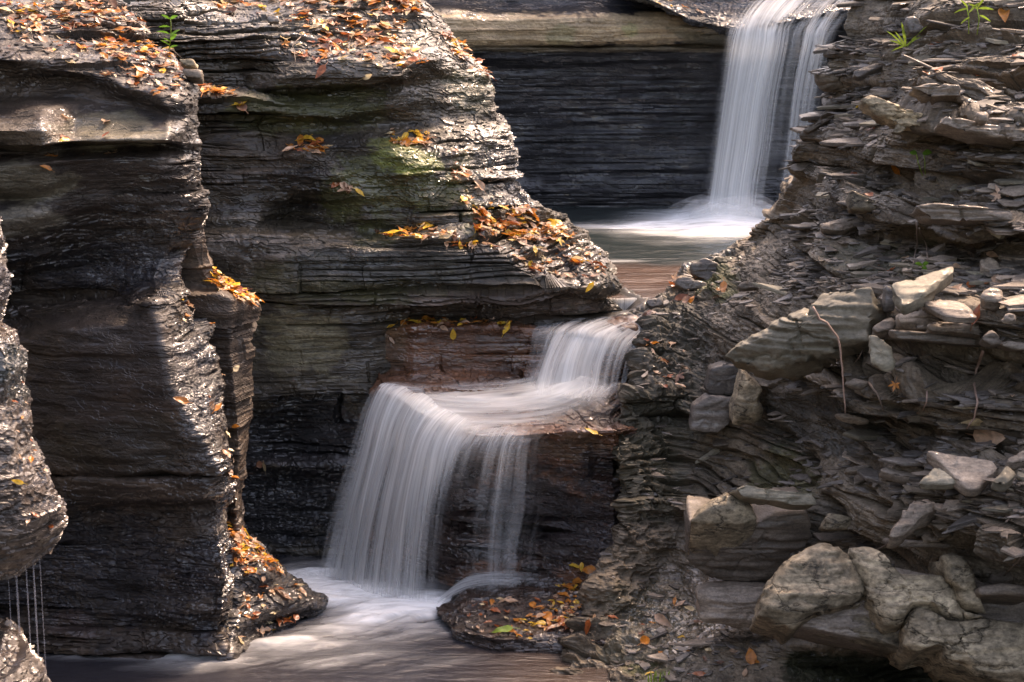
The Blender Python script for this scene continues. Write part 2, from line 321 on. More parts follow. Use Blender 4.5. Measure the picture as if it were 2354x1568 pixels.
# ------------------------------------------------------------ B: centre cliff
def B(v, u, y): return R_(v, u, y)
rows = [
 B(-220, [300, 430, 560, 700, 800, 880, 900, 920], 14.2),
 B(-20, [300, 430, 560, 700, 800, 880, 925, 955], [13.0, 12.7, 13.3, 13.3, 13.2, 13.2, 13.2, 13.4]),
 B(12, [300, 400, 500, 640, 800, 880, 935, 975], [12.5, 12.35, 12.9, 13.0, 12.9, 13.0, 13.1, 13.3]),
 B([40, 40, 45, 52, 60, 60, 60, 60], [300, 400, 520, 640, 800, 900, 980, 1030], [12.3, 12.25, 12.45, 12.55, 12.65, 12.75, 12.9, 13.2]),
 B([85, 85, 85, 90, 92, 92, 95, 100], [300, 400, 540, 640, 780, 900, 985, 1060], [12.25, 12.2, 12.3, 12.35, 12.4, 12.5, 12.6, 13.1]),
 B([120, 120, 125, 130, 120, 118, 120, 125], [300, 400, 540, 640, 780, 900, 990, 1080], [12.2, 12.2, 12.25, 12.15, 12.1, 12.15, 12.3, 13.0]),
 B([140, 140, 140, 150, 158, 150, 135, 140], [300, 400, 545, 640, 780, 930, 985, 1095], [12.15, 12.15, 12.3, 12.05, 11.9, 11.9, 12.0, 12.9]),
 B([180, 180, 180, 178, 182, 178, 165, 165], [300, 400, 570, 640, 780, 930, 990, 1115], [12.15, 12.15, 12.3, 11.95, 11.85, 11.85, 12.2, 12.85]),
 B([206, 206, 206, 200, 198, 190, 180, 185], [300, 400, 560, 640, 780, 930, 1000, 1125], [12.15, 12.15, 12.25, 12.0, 11.95, 12.0, 12.35, 12.85]),
 B([212, 212, 210, 208, 206, 200, 192, 205], [300, 430, 560, 640, 780, 930, 1005, 1130], [12.1, 12.05, 12.2, 12.2, 12.2, 12.1, 12.35, 12.8]),
 B([240, 240, 240, 235, 235, 235, 225, 240], [300, 430, 560, 640, 780, 900, 1015, 1134], [11.9, 11.9, 11.9, 11.95, 12.0, 12.0, 12.3, 12.75]),
 B([270, 270, 270, 270, 270, 262, 255, 272], [300, 430, 560, 640, 780, 900, 1020, 1142], [11.9, 11.9, 11.9, 11.85, 11.9, 12.05, 12.3, 12.7]),
 B([300, 300, 300, 300, 292, 285, 285, 296], [300, 430, 580, 660, 780, 900, 1025, 1168], [11.9, 11.9, 11.9, 12.0, 12.1, 12.15, 12.25, 12.7]),
 B([322, 322, 322, 322, 318, 312, 315, 325], [300, 430, 600, 690, 780, 900, 1030, 1178], [11.85, 11.85, 11.95, 11.95, 12.0, 12.0, 12.1, 12.6]),
 B([340, 340, 340, 342, 332, 330, 345, 350], [300, 430, 600, 690, 790, 900, 1035, 1184], [11.85, 11.85, 11.8, 11.75, 11.85, 11.8, 12.05, 12.55]),
 B([375, 375, 375, 375, 372, 372, 385, 385], [300, 430, 600, 720, 790, 930, 1045, 1195], [11.8, 11.8, 11.8, 11.75, 11.9, 11.75, 11.95, 12.5]),
 B([440, 440, 440, 442, 445, 445, 445, 440], [300, 430, 600, 720, 810, 940, 1070, 1215], [11.75, 11.75, 11.8, 11.8, 11.75, 11.75, 11.9, 12.45]),
 B([470, 470, 475, 462, 465, 475, 470, 470], [300, 430, 590, 700, 825, 950, 1080, 1237], [11.75, 11.75, 11.8, 12.05, 11.8, 11.75, 11.85, 12.45]),
 B([505, 505, 505, 505, 505, 510, 495, 492], [300, 430, 590, 640, 840, 960, 1085, 1275], [11.7, 11.7, 11.75, 12.15, 11.78, 11.75, 11.85, 12.6]),
 B([525, 525, 525, 525, 528, 530, 520, 520], [300, 430, 580, 640, 840, 970, 1095, 1312], [11.7, 11.7, 11.7, 12.0, 11.85, 11.8, 11.85, 12.75]),
 B([538, 538, 538, 540, 545, 546, 552, 548], [300, 430, 580, 640, 840, 970, 1130, 1345], [11.5, 11.5, 11.5, 11.5, 11.48, 11.48, 11.6, 12.75]),
 B([560, 560, 560, 565, 570, 575, 590, 590], [300, 430, 580, 640, 840, 970, 1170, 1385], [11.45, 11.45, 11.45, 11.45, 11.4, 11.4, 11.5, 12.6]),
 B([600, 600, 600, 600, 600, 605, 615, 620], [300, 430, 580, 640, 840, 980, 1200, 1396], [11.45, 11.45, 11.45, 11.4, 11.4, 11.4, 11.48, 12.3]),
 B([640, 640, 640, 640, 640, 640, 644, 645], [300, 430, 590, 650, 840, 980, 1240, 1402], [11.45, 11.45, 11.45, 11.4, 11.38, 11.38, 11.5, 12.0]),
 B([655, 655, 655, 655, 655, 655, 658, 662], [300, 430, 590, 650, 840, 1000, 1260, 1412], [11.45, 11.45, 11.42, 11.4, 11.38, 11.38, 11.45, 11.95]),
 B([668, 668, 668, 668, 668, 668, 675, 680], [300, 430, 590, 650, 840, 1000, 1260, 1390], [11.45, 11.45, 11.42, 11.4, 11.42, 11.46, 11.65, 12.1]),
 B([740, 740, 740, 740, 740, 740, 742, 742], [300, 430, 590, 650, 860, 1000, 1260, 1500], [11.45, 11.45, 11.45, 11.43, 11.48, 11.6, 11.8, 12.1]),
 B([820, 820, 820, 820, 820, 820, 820, 820], [300, 430, 590, 680, 870, 1000, 1260, 1500], [11.45, 11.45, 11.42, 11.4, 11.5, 11.75, 12.0, 12.3]),
 B([890, 890, 885, 880, 880, 890, 890, 890], [300, 430, 590, 680, 860, 1000, 1260, 1500], [11.45, 11.45, 11.4, 11.35, 11.45, 11.75, 12.0, 12.3]),
 B([915, 915, 915, 915, 915, 915, 915, 915], [300, 430, 590, 680, 860, 1000, 1260, 1500], [11.35, 11.35, 11.3, 11.3, 11.4, 11.75, 12.0, 12.3]),
 B([945, 945, 945, 945, 955, 955, 955, 955], [300, 430, 590, 680, 850, 1000, 1260, 1500], [11.5, 11.5, 11.55, 11.55, 11.4, 11.55, 11.7, 11.8]),
 B([1040]*8, [300, 430, 590, 680, 830, 1000, 1260, 1500], [11.45, 11.45, 11.45, 11.5, 11.4, 11.45, 11.5, 11.6]),
 B([1070]*8, [300, 430, 590, 680, 830, 1000, 1260, 1500], [11.3, 11.3, 11.3, 11.3, 11.3, 11.35, 11.4, 11.5]),
 B([1095]*8, [300, 430, 590, 680, 830, 1000, 1260, 1500], [11.4, 11.4, 11.45, 11.45, 11.4, 11.4, 11.5, 11.6]),
 B([1250]*8, [300, 430, 590, 680, 830, 1000, 1260, 1500], [11.4]*8),
 B([1400]*8, [300, 430, 590, 680, 830, 1000, 1260, 1500], [11.3]*8),
]
def maskB(U, V, P):
    m = 1-0.75*blob(U, V, 700, 800, 260, 110) - 0.45*blob(U, V, 900, 620, 420, 60)-0.5*blob(U, V, 520, 400, 120, 120)
    return np.clip(m, 0.15, 1)
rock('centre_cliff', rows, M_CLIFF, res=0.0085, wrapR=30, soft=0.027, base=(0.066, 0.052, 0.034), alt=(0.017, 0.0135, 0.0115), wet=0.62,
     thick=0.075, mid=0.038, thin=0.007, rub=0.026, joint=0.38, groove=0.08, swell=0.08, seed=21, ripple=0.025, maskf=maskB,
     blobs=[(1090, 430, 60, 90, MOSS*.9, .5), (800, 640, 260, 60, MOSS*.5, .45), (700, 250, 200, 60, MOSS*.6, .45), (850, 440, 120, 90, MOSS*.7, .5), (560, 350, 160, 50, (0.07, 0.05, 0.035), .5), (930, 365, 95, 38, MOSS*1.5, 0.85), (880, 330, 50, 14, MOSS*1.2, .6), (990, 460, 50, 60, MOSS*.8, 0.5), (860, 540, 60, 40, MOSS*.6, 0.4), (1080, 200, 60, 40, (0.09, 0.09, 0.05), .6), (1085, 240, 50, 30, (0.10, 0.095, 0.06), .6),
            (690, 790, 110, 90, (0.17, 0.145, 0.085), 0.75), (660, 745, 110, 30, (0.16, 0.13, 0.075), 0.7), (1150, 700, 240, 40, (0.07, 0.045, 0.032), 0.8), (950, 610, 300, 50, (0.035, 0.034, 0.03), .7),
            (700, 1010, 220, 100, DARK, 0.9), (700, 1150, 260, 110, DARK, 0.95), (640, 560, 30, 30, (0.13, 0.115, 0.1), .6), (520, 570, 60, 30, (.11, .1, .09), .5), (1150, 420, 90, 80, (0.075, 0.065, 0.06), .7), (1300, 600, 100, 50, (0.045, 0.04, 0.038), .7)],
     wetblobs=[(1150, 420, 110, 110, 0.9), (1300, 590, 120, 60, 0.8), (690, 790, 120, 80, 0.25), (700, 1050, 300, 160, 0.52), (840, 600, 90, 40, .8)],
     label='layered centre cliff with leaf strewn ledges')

# ------------------------------------------------------------ C: left tower
def C(v, u, y): return R_(v, u, y)
rows = [
 C(-200, [-160, -40, 20, 80, 120, 160, 190, 200], 12.0),
 C(0, [-160, 0, 70, 130, 180, 220, 250, 272], [10.7, 10.7, 10.75, 10.8, 10.8, 10.9, 11.0, 11.2]),
 C([80, 80, 75, 75, 80, 85, 85, 85], [-160, 10, 80, 150, 215, 270, 310, 345], [10.25, 10.25, 10.35, 10.45, 10.5, 10.6, 10.7, 10.85]),
 C([135, 138, 140, 140, 135, 130, 130, 128], [-160, 10, 90, 170, 250, 320, 365, 402], [9.85, 9.85, 9.95, 10.05, 10.15, 10.25, 10.35, 10.5]),
 C([146, 150, 158, 168, 178, 172, 162, 165], [-160, 10, 95, 180, 265, 345, 405, 450], [9.95, 9.95, 9.95, 9.9, 9.9, 10.0, 10.1, 10.3]),
 C([160, 165, 172, 182, 205, 210, 200, 195], [-160, 10, 95, 180, 285, 360, 420, 456], [10.1, 10.12, 10.12, 10.1, 9.85, 9.82, 9.95, 10.2]),
 C([225, 225, 228, 228, 232, 245, 240, 230], [-160, 10, 95, 180, 300, 385, 430, 458], [10.0, 10.05, 10.05, 10.0, 9.95, 9.75, 9.85, 10.15]),
 C([250, 250, 240, 238, 245, 265, 270, 262], [-160, 10, 95, 180, 300, 388, 432, 458], [9.72, 9.78, 9.65, 9.95, 9.95, 9.82, 9.9, 10.15]),
 C([300, 300, 300, 300, 305, 310, 305, 300], [-160, 10, 95, 165, 300, 386, 430, 460], [9.48, 9.45, 9.3, 9.72, 9.68, 9.62, 9.85, 10.12]),
 C([340, 340, 335, 325, 322, 322, 330, 330], [-160, 10, 95, 160, 300, 384, 428, 460], [9.6, 9.58, 9.36, 9.55, 9.55, 9.58, 9.85, 10.1]),
 C([352, 352, 352, 342, 332, 332, 345, 345], [-160, 10, 95, 160, 300, 372, 425, 460], [9.78, 9.8, 9.75, 9.85, 9.86, 9.92, 9.97, 10.1]),
 C([380, 380, 375, 368, 360, 360, 375, 375], [-160, 10, 95, 170, 290, 368, 425, 462], [9.5, 9.5, 9.45, 9.6, 9.7, 9.75, 9.9, 10.1]),
 C([430, 430, 425, 410, 405, 405, 410, 410], [-160, 10, 95, 170, 280, 366, 425, 462], [9.6, 9.55, 9.55, 9.7, 9.72, 9.75, 9.9, 10.1]),
 C([460, 460, 455, 440, 430, 425, 440, 445], [-160, 10, 80, 160, 270, 360, 425, 462], [9.75, 9.7, 9.7, 9.75, 9.78, 9.85, 9.95, 10.1]),
 C([500, 500, 500, 490, 470, 470, 490, 490], [-160, 10, 70, 150, 250, 340, 420, 465], [9.6, 9.55, 9.6, 9.8, 9.82, 9.85, 9.95, 10.1]),
 C([560, 560, 550, 535, 520, 520, 530, 525], [-160, 0, 60, 130, 240, 330, 410, 462], [9.7, 9.7, 9.8, 9.9, 9.95, 9.95, 10.0, 10.15]),
 C([620, 620, 615, 610, 605, 600, 595, 575], [-160, 0, 50, 130, 240, 320, 372, 418], [10.05, 10.1, 10.2, 10.25, 10.2, 10.15, 10.15, 10.25]),
 C([690, 690, 690, 688, 680, 655, 640, 632], [-160, 0, 50, 130, 230, 300, 350, 408], [10.3, 10.35, 10.35, 10.3, 10.2, 10.1, 10.05, 10.2]),
 C([730, 730, 725, 712, 700, 702, 690, 680], [-160, 20, 60, 140, 240, 345, 385, 432], [10.1, 10.1, 10.0, 9.85, 9.7, 9.45, 9.6, 9.9]),
 C([770, 770, 765, 760, 750, 750, 740, 740], [-160, 20, 70, 140, 250, 362, 405, 452], [9.9, 9.85, 9.7, 9.55, 9.48, 9.4, 9.55, 9.85]),
 C([880]*8, [-160, 20, 75, 150, 260, 384, 440, 500], [9.75, 9.7, 9.6, 9.5, 9.42, 9.35, 9.5, 9.85]),
 C([960]*8, [-160, 20, 80, 160, 280, 428, 480, 520], [9.75, 9.7, 9.6, 9.5, 9.42, 9.35, 9.5, 9.8]),
 C([1080, 1080, 1080, 1082, 1084, 1082, 1075, 1080], [-160, 20, 90, 160, 300, 500, 520, 545], [9.75, 9.7, 9.62, 9.52, 9.42, 9.38, 9.45, 9.7]),
 C([1090, 1090, 1090, 1094, 1098, 1088, 1085, 1090], [-160, 20, 90, 160, 300, 500, 522, 546], [9.78, 9.75, 9.7, 9.68, 9.6, 9.5, 9.5, 9.7]),
 C([1100, 1100, 1100, 1100, 1105, 1096, 1095, 1100], [-160, 20, 90, 165, 300, 500, 522, 546], [9.75, 9.7, 9.65, 9.48, 9.42, 9.38, 9.45, 9.7]),
 C([1160, 1160, 1160, 1155, 1155, 1150, 1140, 1150], [-160, 20, 90, 165, 300, 450, 510, 540], [9.75, 9.7, 9.65, 9.5, 9.45, 9.42, 9.5, 9.7]),
 C([1175, 1175, 1175, 1170, 1168, 1172, 1170, 1180], [-160, 20, 90, 165, 300, 440, 500, 532], [9.75, 9.72, 9.68, 9.65, 9.62, 9.58, 9.6, 9.75]),
 C([1260]*8, [-160, 20, 90, 165, 300, 460, 515, 532], [9.7, 9.7, 9.65, 9.62, 9.58, 9.5, 9.5, 9.7]),
 C([1330]*8, [-160, 20, 90, 165, 300, 460, 522, 540], [9.7, 9.7, 9.65, 9.6, 9.55, 9.48, 9.45, 9.65]),
 C([1410]*8, [-160, 20, 90, 165, 300, 440, 510, 540], [9.7, 9.7, 9.65, 9.6, 9.55, 9.45, 9.45, 9.65]),
 C([1440]*8, [-160, 20, 90, 165, 300, 440, 500, 520], [9.65, 9.65, 9.62, 9.6, 9.58, 9.55, 9.55, 9.65]),
 C([1505]*8, [-160, 20, 90, 165, 300, 440, 520, 550], [9.62, 9.62, 9.6, 9.55, 9.5, 9.45, 9.45, 9.6]),
 C([1600]*8, [-160, 20, 90, 165, 300, 440, 520, 550], [9.6]*8),
]
def maskC(U, V, P):
    m = 1-0.92*blob(U, V, 180, 310, 300, 130)-0.85*blob(U, V, 60, 430, 260, 110)-0.85*blob(U, V, 230, 900, 240, 230)-0.5*blob(U, V, 330, 1130, 200, 40)
    return np.clip(m, 0.12, 1)
rock('left_tower', rows, M_CLIFF, res=0.0072, wrapR=25, soft=0.02, base=(0.056, 0.041, 0.031), alt=(0.018, 0.014, 0.0135), wet=0.62,
     thick=0.05, mid=0.028, thin=0.006, rub=0.028, joint=0.22, groove=0.06, swell=0.09, seed=31, ripple=0.02, maskf=maskC,
     blobs=[(250, 300, 150, 45, (0.13, 0.11, 0.07), 0.8), (80, 310, 90, 50, (0.17, 0.14, 0.11), 0.7), (60, 420, 130, 50, (0.13, 0.115, 0.08), 0.7), (60, 510, 90, 40, (0.14, 0.12, 0.09), .7),
            (280, 190, 90, 40, (0.03, 0.023, 0.019), .8), (240, 880, 180, 150, (0.027, 0.02, 0.018), .7), (300, 1020, 200, 70, (0.036, 0.031, 0.023), .7), (250, 610, 220, 60, BLUE*1.2, .8), (250, 1330, 300, 150, BLUE, .85),
            (460, 880, 50, 200, (0.05, 0.045, 0.043), .7), (160, 1440, 60, 40, (.075, .05, .045), .6)],  # tower edge facet coloured lighter, in place of light it barely catches
     wetblobs=[(460, 880, 70, 240, 1.0), (330, 560, 120, 120, 1.0), (120, 310, 70, 60, 1.0), (240, 900, 150, 150, 0.45), (520, 1200, 40, 200, 1.0), (100, 1300, 300, 200, .58), (430, 1330, 60, 100, .8)],
     label='tall wet left rock tower undercut at its waist')

# ------------------------------------------------------------ D: nearest rock at the left edge
rows = [
 R_(500, [-420, -250, -120, -60, -30, 0], [7.9, 7.8, 7.8, 7.85, 7.9, 8.2]),
 R_(585, [-420, -250, -120, -40, 0, 26], [7.7, 7.6, 7.6, 7.65, 7.7, 7.95]),
 R_(640, [-420, -250, -120, -40, 10, 40], [7.6, 7.55, 7.5, 7.6, 7.65, 7.9]),
 R_(700, [-420, -250, -120, -50, 0, 25], [7.6, 7.55, 7.55, 7.6, 7.7, 7.9]),
 R_(745, [-420, -250, -120, -50, -10, 12], [7.7, 7.65, 7.65, 7.7, 7.8, 7.95]),
 R_([770, 770, 770, 765, 762, 760], [-420, -250, -120, -40, 10, 48], [7.6, 7.55, 7.5, 7.5, 7.55, 7.75]),
 R_(840, [-420, -250, -120, -40, 30, 76], [7.5, 7.45, 7.4, 7.45, 7.5, 7.75]),
 R_(930, [-420, -250, -120, -40, 30, 74], [7.5, 7.4, 7.35, 7.4, 7.5, 7.75]),
 R_(1010, [-420, -250, -120, -30, 40, 84], [7.45, 7.35, 7.3, 7.35, 7.45, 7.7]),
 R_(1110, [-420, -250, -110, -20, 60, 122], [7.4, 7.3, 7.25, 7.3, 7.4, 7.65]),
 R_(1190, [-420, -250, -100, -10, 70, 140], [7.4, 7.3, 7.2, 7.3, 7.4, 7.65]),
 R_([1300, 1290, 1280, 1260, 1245, 1235], [-420, -250, -100, -10, 60, 126], [7.4, 7.3, 7.3, 7.35, 7.45, 7.7]),
 R_([1380, 1360, 1335, 1305, 1285, 1265], [-420, -250, -100, -10, 50, 98], [7.55, 7.5, 7.5, 7.55, 7.6, 7.85]),
 R_([1420, 1390, 1350, 1320, 1295, 1270], [-420, -250, -100, -10, 45, 92], [8.2]*6),
]
rock('near_rock', rows, M_SMOOTH, res=0.0065, wrapR=30, soft=0.03, base=(0.10, 0.075, 0.058), alt=(0.04, 0.03, 0.026), wet=1.0, thick=0.02, mid=0.014, thin=0.003, rub=0.03, joint=0.0, groove=0.01, swell=0.07, seed=41,
     blobs=[(40, 860, 60, 70, (0.03, 0.034, 0.03), .8), (10, 660, 50, 60, (0.045, 0.04, 0.045), .8)], label='near water worn rock overhanging the pool at the left edge')
rows = [
 R_([1330, 1370, 1400, 1425, 1430], [-420, -250, -120, -30, 5], [7.6, 7.6, 7.6, 7.7, 7.9]),
 R_([1400, 1420, 1440, 1452, 1450], [-420, -250, -120, -20, 42], [7.3, 7.3, 7.3, 7.4, 7.6]),
 R_([1480, 1490, 1500, 1505, 1500], [-420, -250, -120, 0, 72], [7.1, 7.1, 7.1, 7.2, 7.5]),
 R_([1560]*5, [-420, -250, -120, 10, 118], [6.9, 6.9, 6.9, 7.1, 7.4]),
 R_([1700]*5, [-420, -250, -120, 40, 190], [6.8, 6.8, 6.8, 6.9, 7.2]),
 R_([1900]*5, [-420, -250, -120, 60, 240], [6.8, 6.8, 6.8, 6.9, 7.2]),
]
rock('corner_rock', rows, M_SMOOTH, res=0.008, wrapR=30, soft=0.03, base=(0.08, 0.062, 0.052), alt=(0.035, 0.028, 0.025), wet=1.0, thick=0.03, mid=0.03, thin=0.003, rub=0.03, joint=0, groove=0.01, swell=0.05, seed=45,
     label='glistening wet rock in the bottom left corner')

# ------------------------------------------------------------ E: narrow brown fin between tower and cliff
E = [(520, 395, 440, 468), (560, 400, 445, 478), (605, 405, 455, 492), (640, 405, 470, 515), (675, 415, 510, 560), (696, 430, 530, 594), (740, 440, 525, 590), (775, 450, 530, 576), (800, 460, 530, 586), (900, 480, 540, 582), (975, 500, 550, 580), (990, 510, 550, 572), (1050, 520, 550, 562), (1130, 520, 540, 552), (1220, 520, 545, 558), (1330, 500, 560, 600)]
rows = [R_([v-34, v-26, v-8, v+8] if 600 < v < 745 else v, [a-60, a, b, c], [10.3+0.15*(v < 690), 10.25+0.15*(v < 690), 10.2+0.18*(v < 690), 10.45]) for v, a, b, c in E]
rock('brown_fin', rows, M_CLIFF, res=0.0075, wrapR=25, soft=0.018, base=(0.085, 0.058, 0.04), alt=(0.04, 0.028, 0.021), wet=0.45, thick=0.035, mid=0.02, thin=0.004, rub=0.01, joint=0.3, groove=0.02, swell=0.03, seed=51,
     label='narrow brown rock fin between the left tower and the centre cliff')
# ------------------------------------------------------------ F: foot slope with leaves
rows = [
 [(500, 1185, 10.2), (515, 1180, 10.25), (530, 1178, 10.3), (540, 1180, 10.4)],
 [(500, 1235, 10.0), (525, 1235, 10.05), (550, 1238, 10.15), (572, 1238, 10.35)],
 [(490, 1290, 9.9), (535, 1290, 9.95), (590, 1285, 10.1), (628, 1285, 10.35)],
 [(490, 1330, 9.85), (540, 1330, 9.9), (610, 1322, 10.0), (652, 1318, 10.3)],
 [(490, 1365, 9.85), (545, 1368, 9.85), (610, 1365, 10.0), (690, 1350, 10.3)],
 [(490, 1400, 9.8), (545, 1400, 9.8), (640, 1385, 9.95), (738, 1380, 10.25)],
 [(490, 1418, 9.75), (545, 1415, 9.75), (640, 1400, 9.95), (742, 1393, 10.22)],
 [(490, 1440, 9.65), (540, 1440, 9.65), (620, 1430, 9.95), (715, 1408, 10.2)],
 [(500, 1480, 9.55), (530, 1480, 9.55), (590, 1465, 9.8), (650, 1440, 10.0)],
 [(500, 1510, 9.45), (530, 1510, 9.45), (580, 1492, 9.7), (640, 1465, 9.9)],
 [(500, 1560, 9.4), (530, 1560, 9.4), (580, 1530, 9.65), (640, 1500, 9.85)]]
rock('foot_rock', rows, M_CLIFF, res=0.007, wrapR=25, soft=0.018, base=(0.036, 0.029, 0.025), alt=(0.016, 0.013, 0.013), wet=1.0, thick=0.04, mid=0.03, thin=0.004, rub=0.03, joint=0.4, groove=0.02, swell=0.03, seed=55,
     label='wet sloping rock foot under leaves beside the lower pool')
# ------------------------------------------------------------ G: brown step, shelf and the wall under the main fall
rows = [
 R_(730, [850, 930, 1050, 1150, 1250, 1350, 1450, 1560], 12.15),
 R_([741]*8, [872, 930, 1050, 1150, 1250, 1350, 1450, 1560], 11.95),
 R_([757, 757, 756, 755, 755, 758, 758, 758], [888, 950, 1050, 1150, 1230, 1330, 1450, 1560], [11.55, 11.5, 11.5, 11.5, 11.5, 11.5, 11.55, 11.6]),
 R_([800]*8, [878, 950, 1050, 1150, 1230, 1330, 1450, 1560], [11.55, 11.48, 11.48, 11.48, 11.5, 11.5, 11.55, 11.6]),
 R_([850]*8, [866, 950, 1050, 1150, 1230, 1330, 1450, 1560], [11.55, 11.48, 11.48, 11.48, 11.5, 11.5, 11.55, 11.6]),
 R_([858, 856, 856, 856, 858, 860, 862, 862], [862, 950, 1050, 1150, 1230, 1330, 1450, 1560], [11.4, 11.3, 11.3, 11.38, 11.4, 11.4, 11.45, 11.5]),
 R_([874, 872, 872, 876, 880, 880, 880, 880], [862, 945, 1050, 1150, 1230, 1330, 1450, 1560], [11.35, 11.25, 11.25, 11.3, 11.35, 11.4, 11.45, 11.5]),
 R_([900, 895, 890, 890, 890, 890, 890, 890], [850, 900, 1050, 1150, 1230, 1330, 1450, 1560], [11.2, 11.1, 11.1, 11.1, 11.2, 11.2, 11.2, 11.3]),
 R_([925, 915, 945, 965, 965, 960, 955, 950], [848, 890, 1000, 1080, 1200, 1330, 1450, 1560], [11.2, 11.05, 10.8, 10.7, 10.7, 10.75, 10.8, 10.9]),
 R_([950, 935, 975, 1002, 1003, 992, 985, 985], [846, 890, 985, 1050, 1180, 1300, 1430, 1560], [11.2, 11.1, 10.75, 10.55, 10.5, 10.45, 10.4, 10.4]),
 R_([970, 960, 995, 1020, 1022, 1012, 1005, 1005], [840, 890, 985, 1050, 1180, 1300, 1430, 1560], [11.3, 11.2, 10.9, 10.7, 10.65, 10.5, 10.45, 10.45]),
 R_([1080]*8, [850, 900, 985, 1050, 1180, 1300, 1430, 1560], [11.4, 11.3, 11.0, 10.85, 10.8, 10.6, 10.45, 10.45]),
 R_([1200]*8, [850, 900, 985, 1050, 1180, 1300, 1430, 1560], [11.3, 11.2, 10.95, 10.85, 10.8, 10.65, 10.5, 10.45]),
 R_([1240]*8, [850, 900, 985, 1050, 1180, 1300, 1430, 1560], [11.2, 11.1, 10.9, 10.75, 10.7, 10.55, 10.4, 10.4]),
 R_([1330]*8, [850, 900, 985, 1050, 1180, 1300, 1430, 1560], [11.2, 11.1, 10.9, 10.75, 10.65, 10.5, 10.3, 10.3]),
 R_([1420]*8, [850, 900, 985, 1050, 1180, 1300, 1430, 1560], [11.1, 11.0, 10.8, 10.65, 10.5, 10.4, 10.2, 10.2]),
]
rows = [[(u if j < 6 else (1410 if j == 6 else 1480), v, y if j < 7 else y+0.3) if v > 840 else (min(u, 1484), v, y+(0.25 if j == 7 else 0)) for j, (u, v, y) in enumerate(r)] for r in rows]
def maskG(U, V, P): return np.clip(1-0.8*blob(U, V, 1060, 805, 200, 46), 0.2, 1)
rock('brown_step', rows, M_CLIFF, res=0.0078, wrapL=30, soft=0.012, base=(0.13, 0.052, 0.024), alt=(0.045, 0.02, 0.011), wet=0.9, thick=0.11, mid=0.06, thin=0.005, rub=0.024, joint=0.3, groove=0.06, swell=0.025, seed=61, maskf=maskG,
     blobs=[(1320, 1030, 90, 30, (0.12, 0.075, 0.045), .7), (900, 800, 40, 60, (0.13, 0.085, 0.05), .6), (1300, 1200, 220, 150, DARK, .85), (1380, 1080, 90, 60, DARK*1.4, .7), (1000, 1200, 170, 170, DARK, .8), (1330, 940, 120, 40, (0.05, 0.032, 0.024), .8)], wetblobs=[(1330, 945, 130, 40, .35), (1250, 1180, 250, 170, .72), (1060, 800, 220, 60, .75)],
     label='reddish brown rock step and shelf the cascade flows across')
# ------------------------------------------------------------ H: slab at the foot of the main fall
rows = [
 R_([1300, 1300, 1300, 1300, 1300, 1300], [1045, 1110, 1180, 1280, 1400, 1480], 10.95),
 R_([1362, 1345, 1335, 1325, 1315, 1310], [1040, 1085, 1170, 1280, 1400, 1480], [10.5, 10.5, 10.55, 10.6, 10.6, 10.6]),
 R_([1395, 1385, 1380, 1370, 1365, 1365], [1010, 1070, 1160, 1280, 1400, 1480], [10.2, 10.15, 10.15, 10.15, 10.15, 10.15]),
 R_([1412, 1416, 1436, 1428, 1440, 1430], [1003, 1070, 1140, 1290, 1400, 1480], [10.05, 9.9, 9.8, 9.8, 9.8, 9.8]),
 R_([1428, 1452, 1470, 1462, 1478, 1466], [1022, 1040, 1155, 1270, 1400, 1480], [9.98, 9.76, 9.55, 9.62, 9.5, 9.55]),
 R_([1450, 1475, 1500, 1500, 1500, 1500], [1020, 1070, 1150, 1280, 1400, 1480], [9.95, 9.74, 9.6, 9.58, 9.58, 9.58]),
 R_([1500, 1530, 1560, 1560, 1560, 1560], [1020, 1070, 1150, 1280, 1400, 1480], [9.9, 9.75, 9.7, 9.7, 9.7, 9.7])]
rock('pool_slab', rows, M_CLIFF, res=0.007, wrapL=25, soft=0.016, base=(0.05, 0.03, 0.022), alt=(0.02, 0.014, 0.012), wet=1.0, thick=0.035, mid=0.03, thin=0.004, rub=0.035, joint=0.3, groove=0.015, swell=0.025, seed=65,
     label='low wet slab with scattered leaves at the foot of the main fall')

# ------------------------------------------------------------ I: right shale cliff
SIL = [(-220, 2010), (0, 1952), (60, 1932), (95, 1938), (130, 1905), (185, 1908), (205, 1938), (232, 1925), (262, 1885), (300, 1850), (345, 1815), (375, 1818), (400, 1832), (440, 1797), (490, 1780), (520, 1740), (550, 1690), (580, 1625), (620, 1560), (655, 1532), (690, 1500), (715, 1492), (735, 1482), (770, 1462), (850, 1442), (895, 1448), (925, 1410), (985, 1402), (1050, 1398), (1130, 1418), (1200, 1422), (1260, 1400), (1310, 1362), (1350, 1350), (1400, 1350), (1430, 1345), (1470, 1322), (1520, 1310), (1570, 1295), (1700, 1260)]
sv = np.array([s[0] for s in SIL], float); su = np.array([s[1] for s in SIL], float)+np.interp(sv, [0, 500, 640, 1250, 1400], [4, 4, 20, 16, 4])
